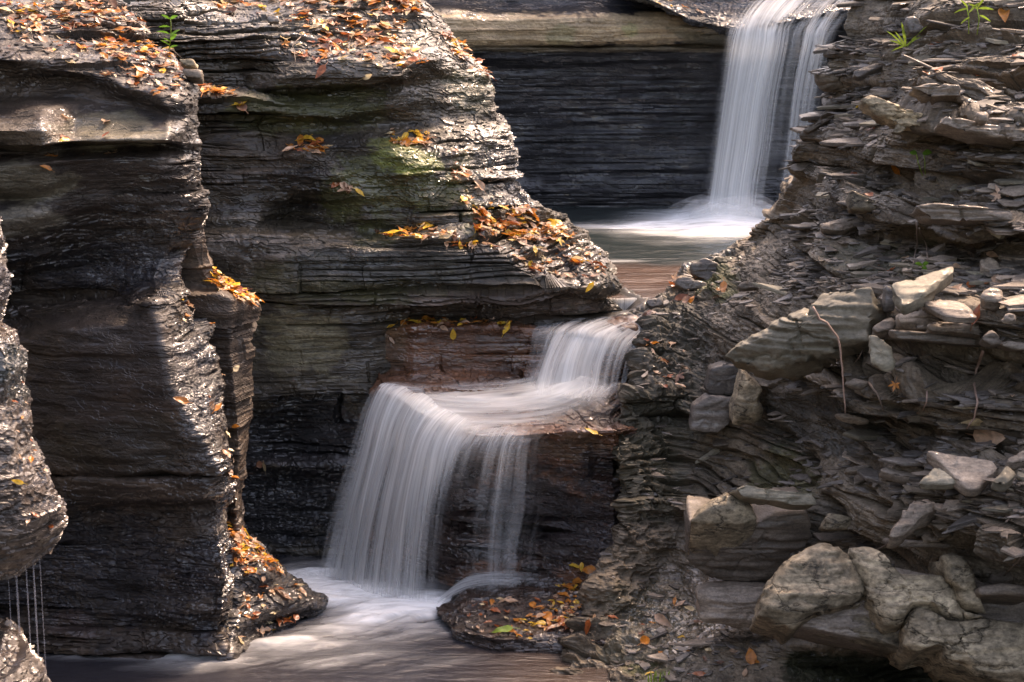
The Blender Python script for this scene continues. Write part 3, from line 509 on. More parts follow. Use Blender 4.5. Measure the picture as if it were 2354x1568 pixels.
# silhouette distance, and depth offsets across
SD = {-220: 12.6, 0: 12.0, 200: 11.9, 345: 12.0, 490: 12.6, 550: 12.9, 620: 12.6, 690: 12.2, 770: 11.5, 895: 10.75, 1050: 10.35, 1200: 10.15, 1350: 9.85, 1430: 9.75, 1520: 9.4, 1700: 9.0}
sdv = np.array(list(SD)); sdy = np.array(list(SD.values()))
fr = np.array([0, 0.045, 0.11, 0.2, 0.32, 0.45, 0.6, 0.78, 1.0])
prof = {  # depth of the surface at u = 1500, 1700, 1900, 2100, 2300, 2600, row by row: real ledges and hollows
 -220: [13, 12.6, 12.2, 11.9, 11.7, 11.4],
 0:    [13, 12.4, 11.9, 11.3, 10.9, 10.4],
 60:   [13, 12.3, 11.8, 11.1, 10.6, 10.1],
 100:  [13, 12.3, 11.7, 10.9, 10.3, 9.8],
 150:  [13, 12.3, 11.7, 10.7, 9.9, 9.4],
 200:  [13, 12.3, 11.6, 10.45, 9.6, 9.1],
 240:  [13, 12.3, 11.5, 10.2, 9.4, 8.9],
 262:  [13, 12.3, 11.4, 10.15, 9.35, 8.8],
 285:  [13, 12.2, 11.4, 10.3, 9.45, 8.9],
 300:  [13, 12.2, 11.3, 10.05, 9.3, 8.8],
 340:  [13, 12.2, 11.2, 10.1, 9.3, 8.8],
 400:  [13, 12.2, 11.15, 10.0, 9.3, 8.8],
 440:  [13, 12.2, 11.0, 9.8, 9.1, 8.6],
 470:  [13, 12.2, 10.9, 9.6, 8.9, 8.5],
 500:  [12.8, 12.1, 10.8, 9.45, 8.75, 8.35],
 535:  [12.8, 12.0, 10.7, 9.55, 8.8, 8.35],
 550:  [12.8, 12.0, 10.6, 9.9, 9.2, 8.4],
 590:  [12.6, 11.8, 10.4, 9.8, 9.1, 8.3],
 615:  [12.5, 11.6, 10.25, 9.5, 8.8, 8.2],
 650:  [12.3, 11.4, 10.0, 9.15, 8.6, 8.1],
 690:  [12.1, 11.2, 9.85, 8.95, 8.4, 8.0],
 720:  [12.0, 11.0, 9.75, 8.75, 8.2, 7.9],
 790:  [11.7, 10.8, 9.7, 8.7, 8.2, 7.9],
 805:  [11.6, 10.75, 9.7, 8.9, 8.45, 8.1],
 850:  [11.4, 10.7, 9.7, 8.85, 8.35, 8.0],
 880:  [11.3, 10.6, 9.55, 8.7, 8.2, 7.9],
 900:  [11.2, 10.5, 9.5, 8.75, 8.25, 7.9],
 1000: [10.9, 10.3, 9.6, 8.7, 8.2, 7.8],
 1060: [10.7, 10.2, 9.5, 8.4, 7.9, 7.5],
 1100: [10.6, 10.0, 9.3, 8.15, 7.7, 7.4],
 1130: [10.5, 9.8, 9.2, 8.1, 7.65, 7.4],
 1200: [10.35, 9.8, 9.2, 8.0, 7.6, 7.35],
 1250: [10.2, 9.75, 9.2, 8.1, 7.6, 7.3],
 1300: [10.1, 9.7, 9.1, 8.5, 8.0, 7.5],
 1400: [9.85, 9.45, 9.0, 8.6, 8.2, 7.8],
 1450: [9.6, 9.2, 9.0, 8.8, 8.4, 8.0],
 1480: [9.4, 9.0, 8.75, 8.8, 8.6, 8.3],
 1530: [9.2, 8.8, 8.95, 9.1, 9.0, 8.8],
 1580: [9.0, 8.6, 8.75, 9.0, 9.0, 8.8],
 1720: [8.6, 8.2, 7.8, 7.6, 7.6, 7.6]}
pu = np.array([1500, 1700, 1900, 2100, 2300, 2600.])
rows = []
for v, ys in prof.items():
    s = float(np.interp(v, sv, su)); d0 = float(np.interp(v, sdv, sdy))
    uu = s + fr*(2640-s); yy = np.interp(uu, pu, ys)
    w = np.exp(-((uu-s)/110.0)**2); yy = yy*(1-w)+d0*w
    rows.append(R_(v, list(uu), list(yy)))
# insert silhouette detail rows
extra = sorted(set(sv) - set(prof))
pv = np.array(list(prof)); Y2 = np.array(list(prof.values()))
for v in extra:
    if v <= -220 or v >= 1700: continue
    s = float(np.interp(v, sv, su)); d0 = float(np.interp(v, sdv, sdy))
    ys = [np.interp(v, pv, Y2[:, c]) for c in range(6)]
    uu = s+fr*(2640-s); yy = np.interp(uu, pu, ys); w = np.exp(-((uu-s)/110.0)**2); yy = yy*(1-w)+d0*w
    rows.append(R_(v, list(uu), list(yy)))
rows.sort(key=lambda r: r[0][1])
def maskI(U, V, P): return np.clip((1-0.85*blob(U, V, 1740, 1260, 170, 180))*(0.42+0.58*sstep(40, 260, U-np.interp(V, sv, su))), 0.12, 1)
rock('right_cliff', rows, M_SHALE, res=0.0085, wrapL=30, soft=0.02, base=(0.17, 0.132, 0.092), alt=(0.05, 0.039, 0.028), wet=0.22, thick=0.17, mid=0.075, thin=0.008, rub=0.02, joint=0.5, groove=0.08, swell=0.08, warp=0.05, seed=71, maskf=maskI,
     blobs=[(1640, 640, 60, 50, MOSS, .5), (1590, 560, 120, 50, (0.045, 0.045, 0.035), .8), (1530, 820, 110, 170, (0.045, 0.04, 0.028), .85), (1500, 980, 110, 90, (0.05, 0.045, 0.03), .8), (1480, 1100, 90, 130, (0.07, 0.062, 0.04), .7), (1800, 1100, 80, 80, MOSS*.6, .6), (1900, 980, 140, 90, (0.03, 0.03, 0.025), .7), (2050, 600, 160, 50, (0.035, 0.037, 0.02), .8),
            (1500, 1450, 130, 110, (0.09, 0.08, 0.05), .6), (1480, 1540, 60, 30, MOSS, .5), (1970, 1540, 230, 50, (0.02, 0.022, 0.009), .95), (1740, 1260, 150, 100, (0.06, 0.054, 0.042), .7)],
     wetblobs=[(1560, 1400, 160, 100, 0.9), (1560, 580, 120, 60, .7)], lump=lambda U, V: 0.25+0.9*(1-sstep(60, 260, U-np.interp(V, sv, su)))*sstep(480, 700, V), label='crumbling shale cliff on the right side')

# gorge walls and floor outside the picture: they shade the place and fill the reflections
def plain_wall(name, x0, y0, x1, y1, z0, z1, seed, lean=0.0):
    n, m_ = 60, 40
    t = np.linspace(0, 1, n)[None, :]; h = np.linspace(1, 0, m_)[:, None]
    P = np.stack([x0+(x1-x0)*t+0*h, y0+(y1-y0)*t+0*h, z0+(z1-z0)*h+0*t], -1)
    nx, ny = -(y1-y0), (x1-x0); L = math.hypot(nx, ny)
    d = 0.6*fbm(P[..., 0]*.4, P[..., 1]*.4, P[..., 2]*.9, 3, seed)+lean*h
    P[..., 0] += nx/L*d; P[..., 1] += ny/L*d
    Cc = np.ones(P.shape)*np.array([0.07, 0.065, 0.055])*(1+0.4*fbm(P[..., 0], P[..., 1], P[..., 2]*3, 3, seed)[..., None])
    o = mesh_grid(name, P, M_SHALE, {'Col': Cc, 'wet': np.full(P.shape[:2], 0.2)}); tag(o, None, None, None, 'structure'); return o
plain_wall('gorge_wall_left', -5.6, -8, -7.5, 24, -1, 7, 81)
plain_wall('gorge_wall_right', 7.0, 24, 6.2, -8, -1, 4.5, 82)
plain_wall('gorge_wall_behind', 8, -6, -8, -6, -1, 3.2, 83)
plain_wall('gorge_wall_far', -8, 26, 9, 26, 1, 6.0, 84)

# ------------------------------------------------------------ water
def streak_mat(name, sc=(64, 0.6, 1), contrast=1.55, tint=(0.82, 0.84, 0.84)):
    m, nt, b, out = nodes_of(name); L = nt.links.new
    nt.nodes.remove(b)
    a = N_(nt, 'ShaderNodeAttribute'); a.attribute_name = 'st'       # st = (across, along, layer)
    d = N_(nt, 'ShaderNodeAttribute'); d.attribute_name = 'dens'
    def nz(s3, det):
        mp = N_(nt, 'ShaderNodeMapping'); mp.inputs['Scale'].default_value = s3; L(a.outputs['Vector'], mp.inputs[0])
        n = N_(nt, 'ShaderNodeTexNoise'); n.inputs['Scale'].default_value = 1; n.inputs['Detail'].default_value = det; n.inputs['Roughness'].default_value = 0.6; L(mp.outputs[0], n.inputs['Vector']); return n.outputs[0]
    n1 = nz(sc, 3); n2 = nz((sc[0]*0.22, sc[1]*0.9, 3), 3)
    def math_(op, x, y):
        q = N_(nt, 'ShaderNodeMath'); q.operation = op
        for i, w in enumerate((x, y)):
            if isinstance(w, (int, float)): q.inputs[i].default_value = w
            else: L(w, q.inputs[i])
        return q.outputs[0]
    s = math_('ADD', math_('MULTIPLY', math_('SUBTRACT', n1, 0.5), contrast*1.1), math_('MULTIPLY', math_('SUBTRACT', n2, 0.5), contrast*1.7))
    en = N_(nt, 'ShaderNodeMapRange'); en.interpolation_type = 'SMOOTHSTEP'; en.inputs[2].default_value = 0.30; L(d.outputs['Fac'], en.inputs[0])
    al = math_('MULTIPLY', en.outputs[0], math_('ADD', d.outputs['Fac'], math_('MULTIPLY', s, 0.6)))
    cl = N_(nt, 'ShaderNodeClamp'); L(al, cl.inputs[0]); cl.inputs[2].default_value = 0.97
    df = N_(nt, 'ShaderNodeBsdfDiffuse'); df.inputs[0].default_value = (*tint, 1)
    tr = N_(nt, 'ShaderNodeBsdfTranslucent'); tr.inputs[0].default_value = (*tint, 1)
    mx = N_(nt, 'ShaderNodeMixShader'); mx.inputs[0].default_value = 0.4; L(df.outputs[0], mx.inputs[1]); L(tr.outputs[0], mx.inputs[2])
    tp = N_(nt, 'ShaderNodeBsdfTransparent'); mo = N_(nt, 'ShaderNodeMixShader'); L(cl.outputs[0], mo.inputs[0]); L(tp.outputs[0], mo.inputs[1]); L(mx.outputs[0], mo.inputs[2])
    L(mo.outputs[0], out.inputs[0]); return m
M_FALL = streak_mat('falling_water'); M_FLOW = streak_mat('flowing_water', (40, 1.6, 1), 1.4); M_MIST = streak_mat('spray', (5, 4, 1), 0.5)
def interp_rows(rows, n, m):
    """rows: list of lists of (u,v,Y,dens) -> smooth dense grid"""
    K = np.array(rows, float)
    def cr(A, n, axis):
        k = A.shape[axis]; t = np.linspace(0, k-1, n); i = np.minimum(t.astype(int), k-2); f = t-i
        g = lambda j: np.take(A, np.clip(j, 0, k-1), axis)
        sh = [1]*A.ndim; sh[axis] = -1; f = f.reshape(sh)
        p0, p1, p2, p3 = g(i-1), g(i), g(i+1), g(i+2)
        return 0.5*(2*p1+(p2-p0)*f+(2*p0-5*p1+4*p2-p3)*f**2+(3*p1-p0-3*p2+p3)*f**3)
    return cr(cr(K, n, 0), m, 1)
def water(name, rows, mat, layers=2, n=160, m=80, width=1.0, length=1.0, thick=0.05, seed=0, parent=None, wob=0.006, label=None):
    G = interp_rows(rows, n, m)
    P0 = W(G[..., 0], G[..., 1], G[..., 2]); Dn = np.clip(G[..., 3], 0, 1)
    Nn = grid_normals(P0)
    s = np.linspace(0, 1, m)[None, :]*np.ones((n, 1)); t = np.linspace(0, 1, n)[:, None]*np.ones((1, m))
    top = None
    for l in range(layers):
        k = l/(max(1, layers-1))-0.5 if layers > 1 else 0
        cr_ = fbm(s*width*9+l*7, t*length*1.0, 0*s+l, 3, seed+l)
        P = P0+Nn*(k*thick*(0.4+0.6*Dn)[..., None]) + Nn*(wob*cr_)[..., None]*3
        st = np.stack([s*width+seed*1.7+l*3.1, t*length+l*0.37, 0*s+l+seed], -1)
        o = mesh_grid(name if l == 0 else 'water_veil', P, mat, {'dens': Dn*(1.0 if layers == 1 else (0.62 if layers == 2 else 0.5)), 'st': st}, parent=top)
        if l == 0: top = o; tag(o, label, None, None, 'structure')
    return top
# upper fall
def wr(v, Y, items): return [(u, v, Y, d) for u, d in items]
water('upper_waterfall', [
 wr(-70, 18.6, [(1760, 0), (1815, .4), (1860, .9), (1905, .8), (1950, .6), (1990, .7), (2030, .2)]),
 wr(-10, 18.0, [(1705, 0), (1762, .45), (1812, .95), (1858, .8), (1905, .5), (1950, .7), (1985, .2)]),
 wr(30, 17.5, [(1675, 0.05), (1725, .5), (1770, 1), (1818, .8), (1862, .45), (1910, .7), (1955, .1)]),
 wr(66, 17.3, [(1668, .05), (1705, .75), (1745, 1), (1785, .7), (1832, .34), (1882, .6), (1930, .05)]),
 wr(110, 17.2, [(1660, 0), (1692, .75), (1735, 1), (1776, .8), (1822, .33), (1868, .58), (1915, .05)]),
 wr(220, 17.15, [(1645, 0), (1674, .65), (1714, 1), (1754, .72), (1802, .27), (1846, .48), (1895, .06)]),
 wr(340, 17.1, [(1630, 0), (1656, .6), (1696, 1), (1738, .66), (1787, .22), (1832, .38), (1875, .05)]),
 wr(430, 17.05, [(1618, 0), (1644, .58), (1682, 1), (1724, .6), (1774, .1), (1818, .34), (1860, .04)]),
 wr(505, 17.0, [(1598, 0), (1632, .55), (1674, 1), (1718, .6), (1767, .1), (1808, .3), (1850, .04)])],
 M_FALL, layers=3, n=160, m=110, width=1.0, length=1.0, thick=0.16, seed=1, label='tall silky waterfall dropping into the upper pool')
# small riffle over the lip of the upper pool
water('upper_riffle', [
 wr(688, 12.28, [(1362, 0), (1385, .35), (1410, .7), (1440, .6), (1470, .7), (1496, .3)]),
 wr(694, 12.2, [(1362, 0), (1385, .3), (1410, .5), (1440, .5), (1470, .6), (1494, .3)]),
 wr(722, 12.15, [(1358, 0), (1383, .12), (1408, .4), (1438, .4), (1466, .55), (1486, .3)])], M_FALL, layers=2, n=40, m=70, width=0.35, length=.2, thick=0.02, seed=2, label='thin white riffle over the lip of the upper pool')
# fan: tongue over the brown step
water('middle_cascade', [
 [(1330, 722, 12.1, 0), (1380, 722, 12.1, .25), (1420, 722, 12.1, .65), (1450, 724, 12.05, .8), (1475, 728, 12.0, .55), (1500, 735, 11.9, .2)],
 [(1230, 742, 11.85, .12), (1290, 738, 11.9, .4), (1345, 736, 11.9, .5), (1400, 738, 11.85, .6), (1450, 748, 11.7, .8), (1490, 760, 11.6, .35)],
 [(1205, 755, 11.55, .2), (1255, 757, 11.5, .42), (1300, 757, 11.45, .6), (1345, 762, 11.4, .85), (1400, 772, 11.4, .78), (1470, 792, 11.4, .4)],
 [(1203, 775, 11.46, .12), (1243, 775, 11.4, .32), (1285, 778, 11.35, .7), (1330, 785, 11.32, .88), (1385, 795, 11.3, .75), (1455, 812, 11.3, .35)],
 [(1201, 825, 11.42, .10), (1232, 825, 11.33, .25), (1262, 830, 11.2, .75), (1310, 832, 11.18, .8), (1370, 838, 11.2, .55), (1445, 845, 11.2, .3)],
 [(1190, 880, 11.3, .0), (1215, 880, 11.2, .35), (1245, 885, 11.05, .85), (1298, 890, 11.05, .72), (1360, 890, 11.05, .5), (1435, 890, 11.1, .3)],
 [(1180, 910, 11.1, .0), (1200, 912, 10.95, .5), (1240, 915, 10.9, .75), (1290, 915, 10.9, .6), (1350, 915, 10.9, .4), (1420, 915, 10.95, .2)]],
 M_FALL, layers=3, n=110, m=120, width=0.8, length=.6, thick=0.05, seed=3, label='fan shaped cascade spilling over the brown step')
# shelf sheet flowing left, then the main fall
water('shelf_flow', [
 [(1235, 868, 11.32, .0), (1300, 880, 11.15, .7), (1400, 880, 11.1, .35), (1450, 885, 11.1, .1)],
 [(1140, 872, 11.3, .0), (1230, 905, 11.0, .85), (1350, 918, 10.9, .34), (1430, 930, 10.85, .08)],
 [(1040, 878, 11.25, .0), (1140, 912, 10.95, .75), (1290, 945, 10.75, .3), (1400, 960, 10.68, .04)],
 [(960, 886, 11.2, .1), (1050, 912, 10.92, .7), (1190, 958, 10.67, .42), (1320, 978, 10.52, .04)],
 [(890, 888, 11.15, .3), (960, 912, 10.95, .8), (1060, 958, 10.68, .6), (1262, 992, 10.48, .08)],
 [(872, 898, 11.1, .4), (912, 912, 10.98, .75), (985, 960, 10.68, .72), (1130, 1008, 10.46, .4)]],
 M_FLOW, layers=2, n=120, m=90, width=0.5, length=1.3, thick=0.03, seed=4, wob=0.016, label='white sheet of water sliding across the rock shelf')
water('main_waterfall', [
 [(850, 900, 11.12, 0), (890, 893, 11.1, .45), (935, 902, 11.0, .75), (985, 925, 10.85, .8), (1045, 962, 10.68, .6), (1110, 985, 10.56, .38), (1190, 994, 10.5, .40), (1275, 992, 10.46, .0)],
 [(838, 920, 11.1, 0), (876, 912, 11.04, .65), (916, 920, 10.94, .9), (965, 945, 10.78, .92), (1020, 985, 10.6, .72), (1098, 1004, 10.47, .45), (1176, 1010, 10.44, .42), (1268, 1006, 10.4, .02)],
 [(818, 965, 11.08, 0), (856, 960, 11.0, .62), (896, 968, 10.88, .9), (942, 992, 10.72, .92), (998, 1026, 10.52, .74), (1082, 1034, 10.42, .34), (1166, 1038, 10.4, .40), (1264, 1034, 10.38, .02)],
 [(795, 1040, 11.05, 0), (834, 1038, 10.95, .52), (876, 1045, 10.83, .82), (924, 1062, 10.66, .86), (982, 1090, 10.46, .66), (1066, 1092, 10.39, .16), (1158, 1092, 10.38, .36), (1262, 1090, 10.36, .02)],
 [(762, 1140, 11.0, 0), (804, 1140, 10.92, .45), (850, 1145, 10.8, .66), (902, 1155, 10.62, .78), (968, 1170, 10.42, .5), (1050, 1172, 10.37, .03), (1148, 1172, 10.36, .34), (1260, 1170, 10.36, .02)],
 [(734, 1245, 10.98, 0), (780, 1245, 10.9, .42), (828, 1250, 10.78, .5), (882, 1260, 10.58, .62), (956, 1275, 10.4, .42), (1040, 1275, 10.36, .0), (1140, 1270, 10.36, .34), (1235, 1262, 10.36, .1)],
 [(708, 1350, 10.9, 0), (760, 1350, 10.85, .5), (814, 1360, 10.7, .52), (868, 1380, 10.5, .58), (948, 1398, 10.36, .38), (1035, 1398, 10.36, .0), (1138, 1352, 10.36, .28), (1230, 1345, 10.36, .06)]],
 M_FALL, layers=3, n=190, m=190, width=1.6, length=1.2, thick=0.10, seed=5, wob=0.009, label='broad silky main waterfall fanning down into the lower pool')
# water sliding round the slab
water('slab_runoff', [
 [(1000, 1400, 10.25, .3), (1010, 1385, 10.35, .75), (1030, 1362, 10.5, .4), (1040, 1345, 10.6, 0)],
 [(1045, 1372, 10.35, .15), (1055, 1352, 10.45, .75), (1070, 1335, 10.55, .5), (1080, 1318, 10.65, 0)],
 [(1105, 1352, 10.38, .05), (1115, 1338, 10.46, .6), (1125, 1326, 10.55, .5), (1130, 1310, 10.62, 0)],
 [(1185, 1352, 10.38, 0), (1190, 1338, 10.46, .35), (1195, 1326, 10.53, .3), (1200, 1312, 10.6, 0)],
 [(1270, 1350, 10.38, 0), (1275, 1340, 10.44, .05), (1280, 1330, 10.5, .03), (1280, 1320, 10.55, 0)]],
 M_FLOW, layers=2, n=60, m=60, width=0.3, length=.8, thick=0.03, seed=6, label='white runoff curving round the low slab')
# drips off the near rock
dr = []
for (u, v0, v1, r, d) in ((76, 1290, 1545, .004, .75), (91, 1280, 1540, .002, .6), (37, 1315, 1500, .005, .4), (60, 1305, 1530, .003, .35), (19, 1325, 1480, .002, .35)):
    dr.append((u, v0, v1, r, d))
Dm, nt, b, out = nodes_of('drip_water'); b.inputs['Base Color'].default_value = (0.8, 0.8, 0.88, 1); b.inputs['Alpha'].default_value = 0.15; b.inputs['Roughness'].default_value = 0.3
for q, (u, v0, v1, r, d) in enumerate(dr):
    top = W(u, v0, 7.75); n = 8; h = top[2]+0.02
    V = []; Fc = []
    K_ = 14
    for k in range(K_+1):
        t = k/K_
        for a in range(n):
            V.append((r*(1-.4*t)*math.cos(a*2*math.pi/n), r*(1-.4*t)*math.sin(a*2*math.pi/n), -t*h))
    for k in range(K_):
        for a in range(n): Fc.append([k*n+a, k*n+(a+1) % n, (k+1)*n+(a+1) % n, (k+1)*n+a])
    o = mesh_py('water_trickle', V, Fc, Dm, smooth_sh=True); o.location = (top[0], top[1], top[2])
    tag(o, 'thin straight trickle of water dripping off the near overhanging rock at the left edge', 'trickle', 'trickles dripping off the near rock')

# pools
def pool_mat(name, deep, foamc=(0.82, 0.84, 0.84), rough=0.12, bump=0.5, sc=(1.4, 6, 1)):
    m, nt, b, out = nodes_of(name); L = nt.links.new
    g = N_(nt, 'ShaderNodeNewGeometry'); f = N_(nt, 'ShaderNodeAttribute'); f.attribute_name = 'foam'; c = N_(nt, 'ShaderNodeAttribute'); c.attribute_name = 'Col'
    mp = N_(nt, 'ShaderNodeMapping'); mp.inputs['Scale'].default_value = sc; L(g.outputs['Position'], mp.inputs[0])
    n = N_(nt, 'ShaderNodeTexNoise'); n.inputs['Scale'].default_value = 2.2; n.inputs['Detail'].default_value = 7; n.inputs['Roughness'].default_value = 0.6; n.inputs['Distortion'].default_value = 0.6; L(mp.outputs[0], n.inputs['Vector'])
    mr = N_(nt, 'ShaderNodeMapRange'); mr.inputs[1].default_value = 0.32; mr.inputs[2].default_value = 0.7; L(n.outputs[0], mr.inputs[0])
    mm = N_(nt, 'ShaderNodeMath'); mm.operation = 'MULTIPLY_ADD'; L(mr.outputs[0], mm.inputs[0]); mm.inputs[1].default_value = 0.9; mm.inputs[2].default_value = 0.55
    fm = N_(nt, 'ShaderNodeMath'); fm.operation = 'MULTIPLY'; fm.use_clamp = True; L(f.outputs['Fac'], fm.inputs[0]); L(mm.outputs[0], fm.inputs[1])
    mx = N_(nt, 'ShaderNodeMix'); mx.data_type = 'RGBA'; L(fm.outputs[0], mx.inputs[0]); L(c.outputs['Color'], mx.inputs[6]); mx.inputs[7].default_value = (*foamc, 1)
    L(mx.outputs[2], b.inputs['Base Color'])
    rr = N_(nt, 'ShaderNodeMapRange'); rr.inputs[3].default_value = rough; rr.inputs[4].default_value = 0.9; L(fm.outputs[0], rr.inputs[0]); L(rr.outputs[0], b.inputs['Roughness'])
    bp = N_(nt, 'ShaderNodeBump'); bp.inputs['Strength'].default_value = bump; bp.inputs['Distance'].default_value = 0.04; L(n.outputs[0], bp.inputs['Height']); L(bp.outputs[0], b.inputs['Normal'])
    return m
ZU = CAM_H-12.2*math.tan(PITCH+math.atan((690-784)/F))
def pool(name, z, x0, x1, y0, y1, nx, ny, colf, foamf, hf, mat, label):
    x = np.linspace(x0, x1, nx)[None, :]*np.ones((ny, 1)); y = np.linspace(y1, y0, ny)[:, None]*np.ones((1, nx))
    P = np.stack([x, y, np.full_like(x, z)], -1); U, V, _ = proj(P)
    fo = np.clip(foamf(U, V, P), 0, 1); P[..., 2] += hf(U, V, P, fo)
    o = mesh_grid(name, P, mat, {'Col': colf(U, V, P), 'foam': fo}); return tag(o, label, None, None, 'structure')
def gb(U, V, u, v, ru, rv): return np.exp(-((U-u)/ru)**2-((V-v)/rv)**2)
def colU(U, V, P):
    k = sstep(600, 622, V+6*noise3(P[..., 0]*4, P[..., 1]*4, 0))[..., None]
    return np.array([0.018, 0.026, 0.026])*(1-k)+np.array([0.07, 0.04, 0.027])*k*(1+0.5*fbm(P[..., 0]*3, P[..., 1]*9, 0, 3, 5)[..., None])
def foamU(U, V, P):
    st = fbm(P[..., 0]*1.5, P[..., 1]*5, 0, 4, 301)
    f = 1.9*gb(U, V, 1650, 508, 150, 26)+0.6*gb(U, V, 1570, 522, 200, 12)+0.3*gb(U, V, 1400, 520, 150, 9)+0.5*gb(U, V, 1800, 490, 80, 20)+0.12*gb(U, V, 1550, 550, 220, 26)+0.28*gb(U, V, 1440, 600, 70, 5)
    return np.clip(f*(1+0.9*st)-0.08, 0, 1)
pool('upper_pool', ZU, -1.8, 4.5, 12.22, 18.6, 420, 420, colU, foamU, lambda U, V, P, f: 0.012*fbm(P[..., 0]*3, P[..., 1]*5, 0, 3, 310)+0.10*gb(U, V, 1665, 500, 70, 22), pool_mat('upper_water', None, rough=0.15), 'dark green upper pool with a white splash under the tall fall')
def colL(U, V, P):
    k = sstep(1000, 1300, U)[..., None]
    return np.array([0.028, 0.028, 0.034])*(1-k)+np.array([0.06, 0.042, 0.033])*k
def foamL(U, V, P):
    # streaks running with the current, down-left
    x, y = P[..., 0], P[..., 1]; a = x*0.8+y*0.6; c_ = -x*0.5+y*0.9
    st = fbm(a*1.6, c_*6, 0, 5, 303)
    f = (1.9*gb(U, V, 695, 1344, 85, 28)+0.9*gb(U, V, 790, 1375, 110, 28)+1.3*gb(U, V, 900, 1408, 120, 34)+0.6*gb(U, V, 1000, 1395, 50, 26)+0.5*gb(U, V, 860, 1448, 150, 20)
         + 0.5*gb(U, V, 680, 1482, 120, 14)+0.16*gb(U, V, 800, 1520, 260, 34)+0.3*gb(U, V, 420, 1512, 110, 5)+0.2*gb(U, V, 250, 1510, 200, 8)+0.3*gb(U, V, 560, 1530, 200, 20))
    return np.clip(f*(1+1.7*st)-0.03, 0, 1)
pool('lower_pool', 0.0, -3.6, 3.2, 7.0, 11.6, 560, 560, colL, foamL, lambda U, V, P, f: 0.010*fbm(P[..., 0]*4, P[..., 1]*6, 0, 4, 311)+0.05*np.clip(f, 0, 1)+0.03*np.clip(f, 0, 1)*fbm(P[..., 0]*3, P[..., 1]*6, 0, 4, 315), pool_mat('lower_water', None, rough=0.14), 'brown lower pool streaked with white foam')
# soft spray where the falls land
def spray(name, c, r, mat_d, seed, label, rings=5, ry=None):
    cx, cy, cz = W(*c); top = None
    for l in range(rings):
        k = (l+1)/rings; n, m_ = 26, 60
        ph = np.linspace(0.02, math.pi/2, n)[:, None]*np.ones((1, m_)); th = np.linspace(0, 2*math.pi, m_, endpoint=False)[None, :]*np.ones((n, 1))
        P = np.stack([cx+r[0]*k*np.sin(ph)*np.cos(th), cy+r[1]*k*np.sin(ph)*np.sin(th), cz+r[2]*k*np.cos(ph)], -1)
        P += 0.06*k*fbm(P[..., 0]*5, P[..., 1]*5, P[..., 2]*5, 2, seed+l)[..., None]
        dn = mat_d*(1-0.65*k)*(np.cos(ph)**0.5*0.6+0.4)
        o = mesh_grid(name if l == 0 else 'spray_layer', P, M_MIST, {'dens': dn, 'st': np.stack([th+l, ph, th*0+seed], -1)}, parent=top, closed=True)
        if l == 0: top = o; tag(o, label, None, None, 'stuff')
spray('spray_mist', (1672, 497, 17.0), (0.62, 0.55, 0.22), 0.5, 1, 'bright spray where the tall upper fall hits its pool')
spray('spray_mist', (850, 1385, 10.5), (0.75, 0.40, 0.20), 0.26, 2, 'soft spray along the foot of the main waterfall')
spray('spray_mist', (705, 1335, 10.9), (0.34, 0.30, 0.15), 0.32, 3, 'white spray left of the main waterfall beside the leafy rock foot')

#@@OBJECTS@@
# ------------------------------------------------------------ where things can lie: nearest surface per photo cell
CELL = 4.0; GW, GH = 620, 420
zb = np.full((GH, GW), 1e9)
PU, PV, PD, PP, PN, PS = [], [], [], [], [], []
for si, (nm, P, Nn) in enumerate(ALL):
    U, V, D = proj(P); U = U.ravel(); V = V.ravel(); D = D.ravel()
    k = (U > -40) & (U < 2400) & (V > -40) & (V < 1610)
    U, V, D = U[k], V[k], D[k]
    iu = ((U+40)/CELL).astype(int); iv = ((V+40)/CELL).astype(int)
    np.minimum.at(zb, (iv, iu), D)
    PU.append(U); PV.append(V); PD.append(D); PP.append(P.reshape(-1, 3)[k]); PN.append(Nn.reshape(-1, 3)[k]); PS.append(np.full(len(U), si))
PU, PV, PD, PP, PN, PS = map(np.concatenate, (PU, PV, PD, PP, PN, PS))
vis = PD < zb[((PV+40)/CELL).astype(int), ((PU+40)/CELL).astype(int)] + 0.10
PU, PV, PD, PP, PN, PS = [A[vis] for A in (PU, PV, PD, PP, PN, PS)]
SID = {nm: i for i, (nm, _, _) in enumerate(ALL)}
def near(u, v, r=9, surf=None):
    k = np.where((np.abs(PU-u) < r) & (np.abs(PV-v) < r) & ((PS == SID[surf]) if surf else True))[0]
    if len(k) == 0: return near(u, v, r*2, surf) if r < 120 else None
    j = k[np.argmin(PD[k])]
    return PP[j], PN[j]
def inpoly(u, v, poly):
    c = np.zeros(u.shape, bool); n = len(poly)
    for i in range(n):
        x0, y0 = poly[i]; x1, y1 = poly[(i+1) % n]
        if y0 == y1: continue
        t = ((y0 > v) != (y1 > v)) & (u < (x1-x0)*(v-y0)/(y1-y0)+x0); c ^= t
    return c
def pick(poly, n, up=0.15, surf=None):
    us_ = [p[0] for p in poly]; vs_ = [p[1] for p in poly]
    k = np.where((PU > min(us_)) & (PU < max(us_)) & (PV > min(vs_)) & (PV < max(vs_)))[0]
    k = k[inpoly(PU[k], PV[k], poly)]
    if surf: k = k[PS[k] == SID[surf]]
    if len(k) == 0: return []
    w = np.clip(PN[k][:, 2]-up, 0.02, None)**1.5
    return k[rng.choice(len(k), size=min(n, len(k)), replace=False, p=w/w.sum())]

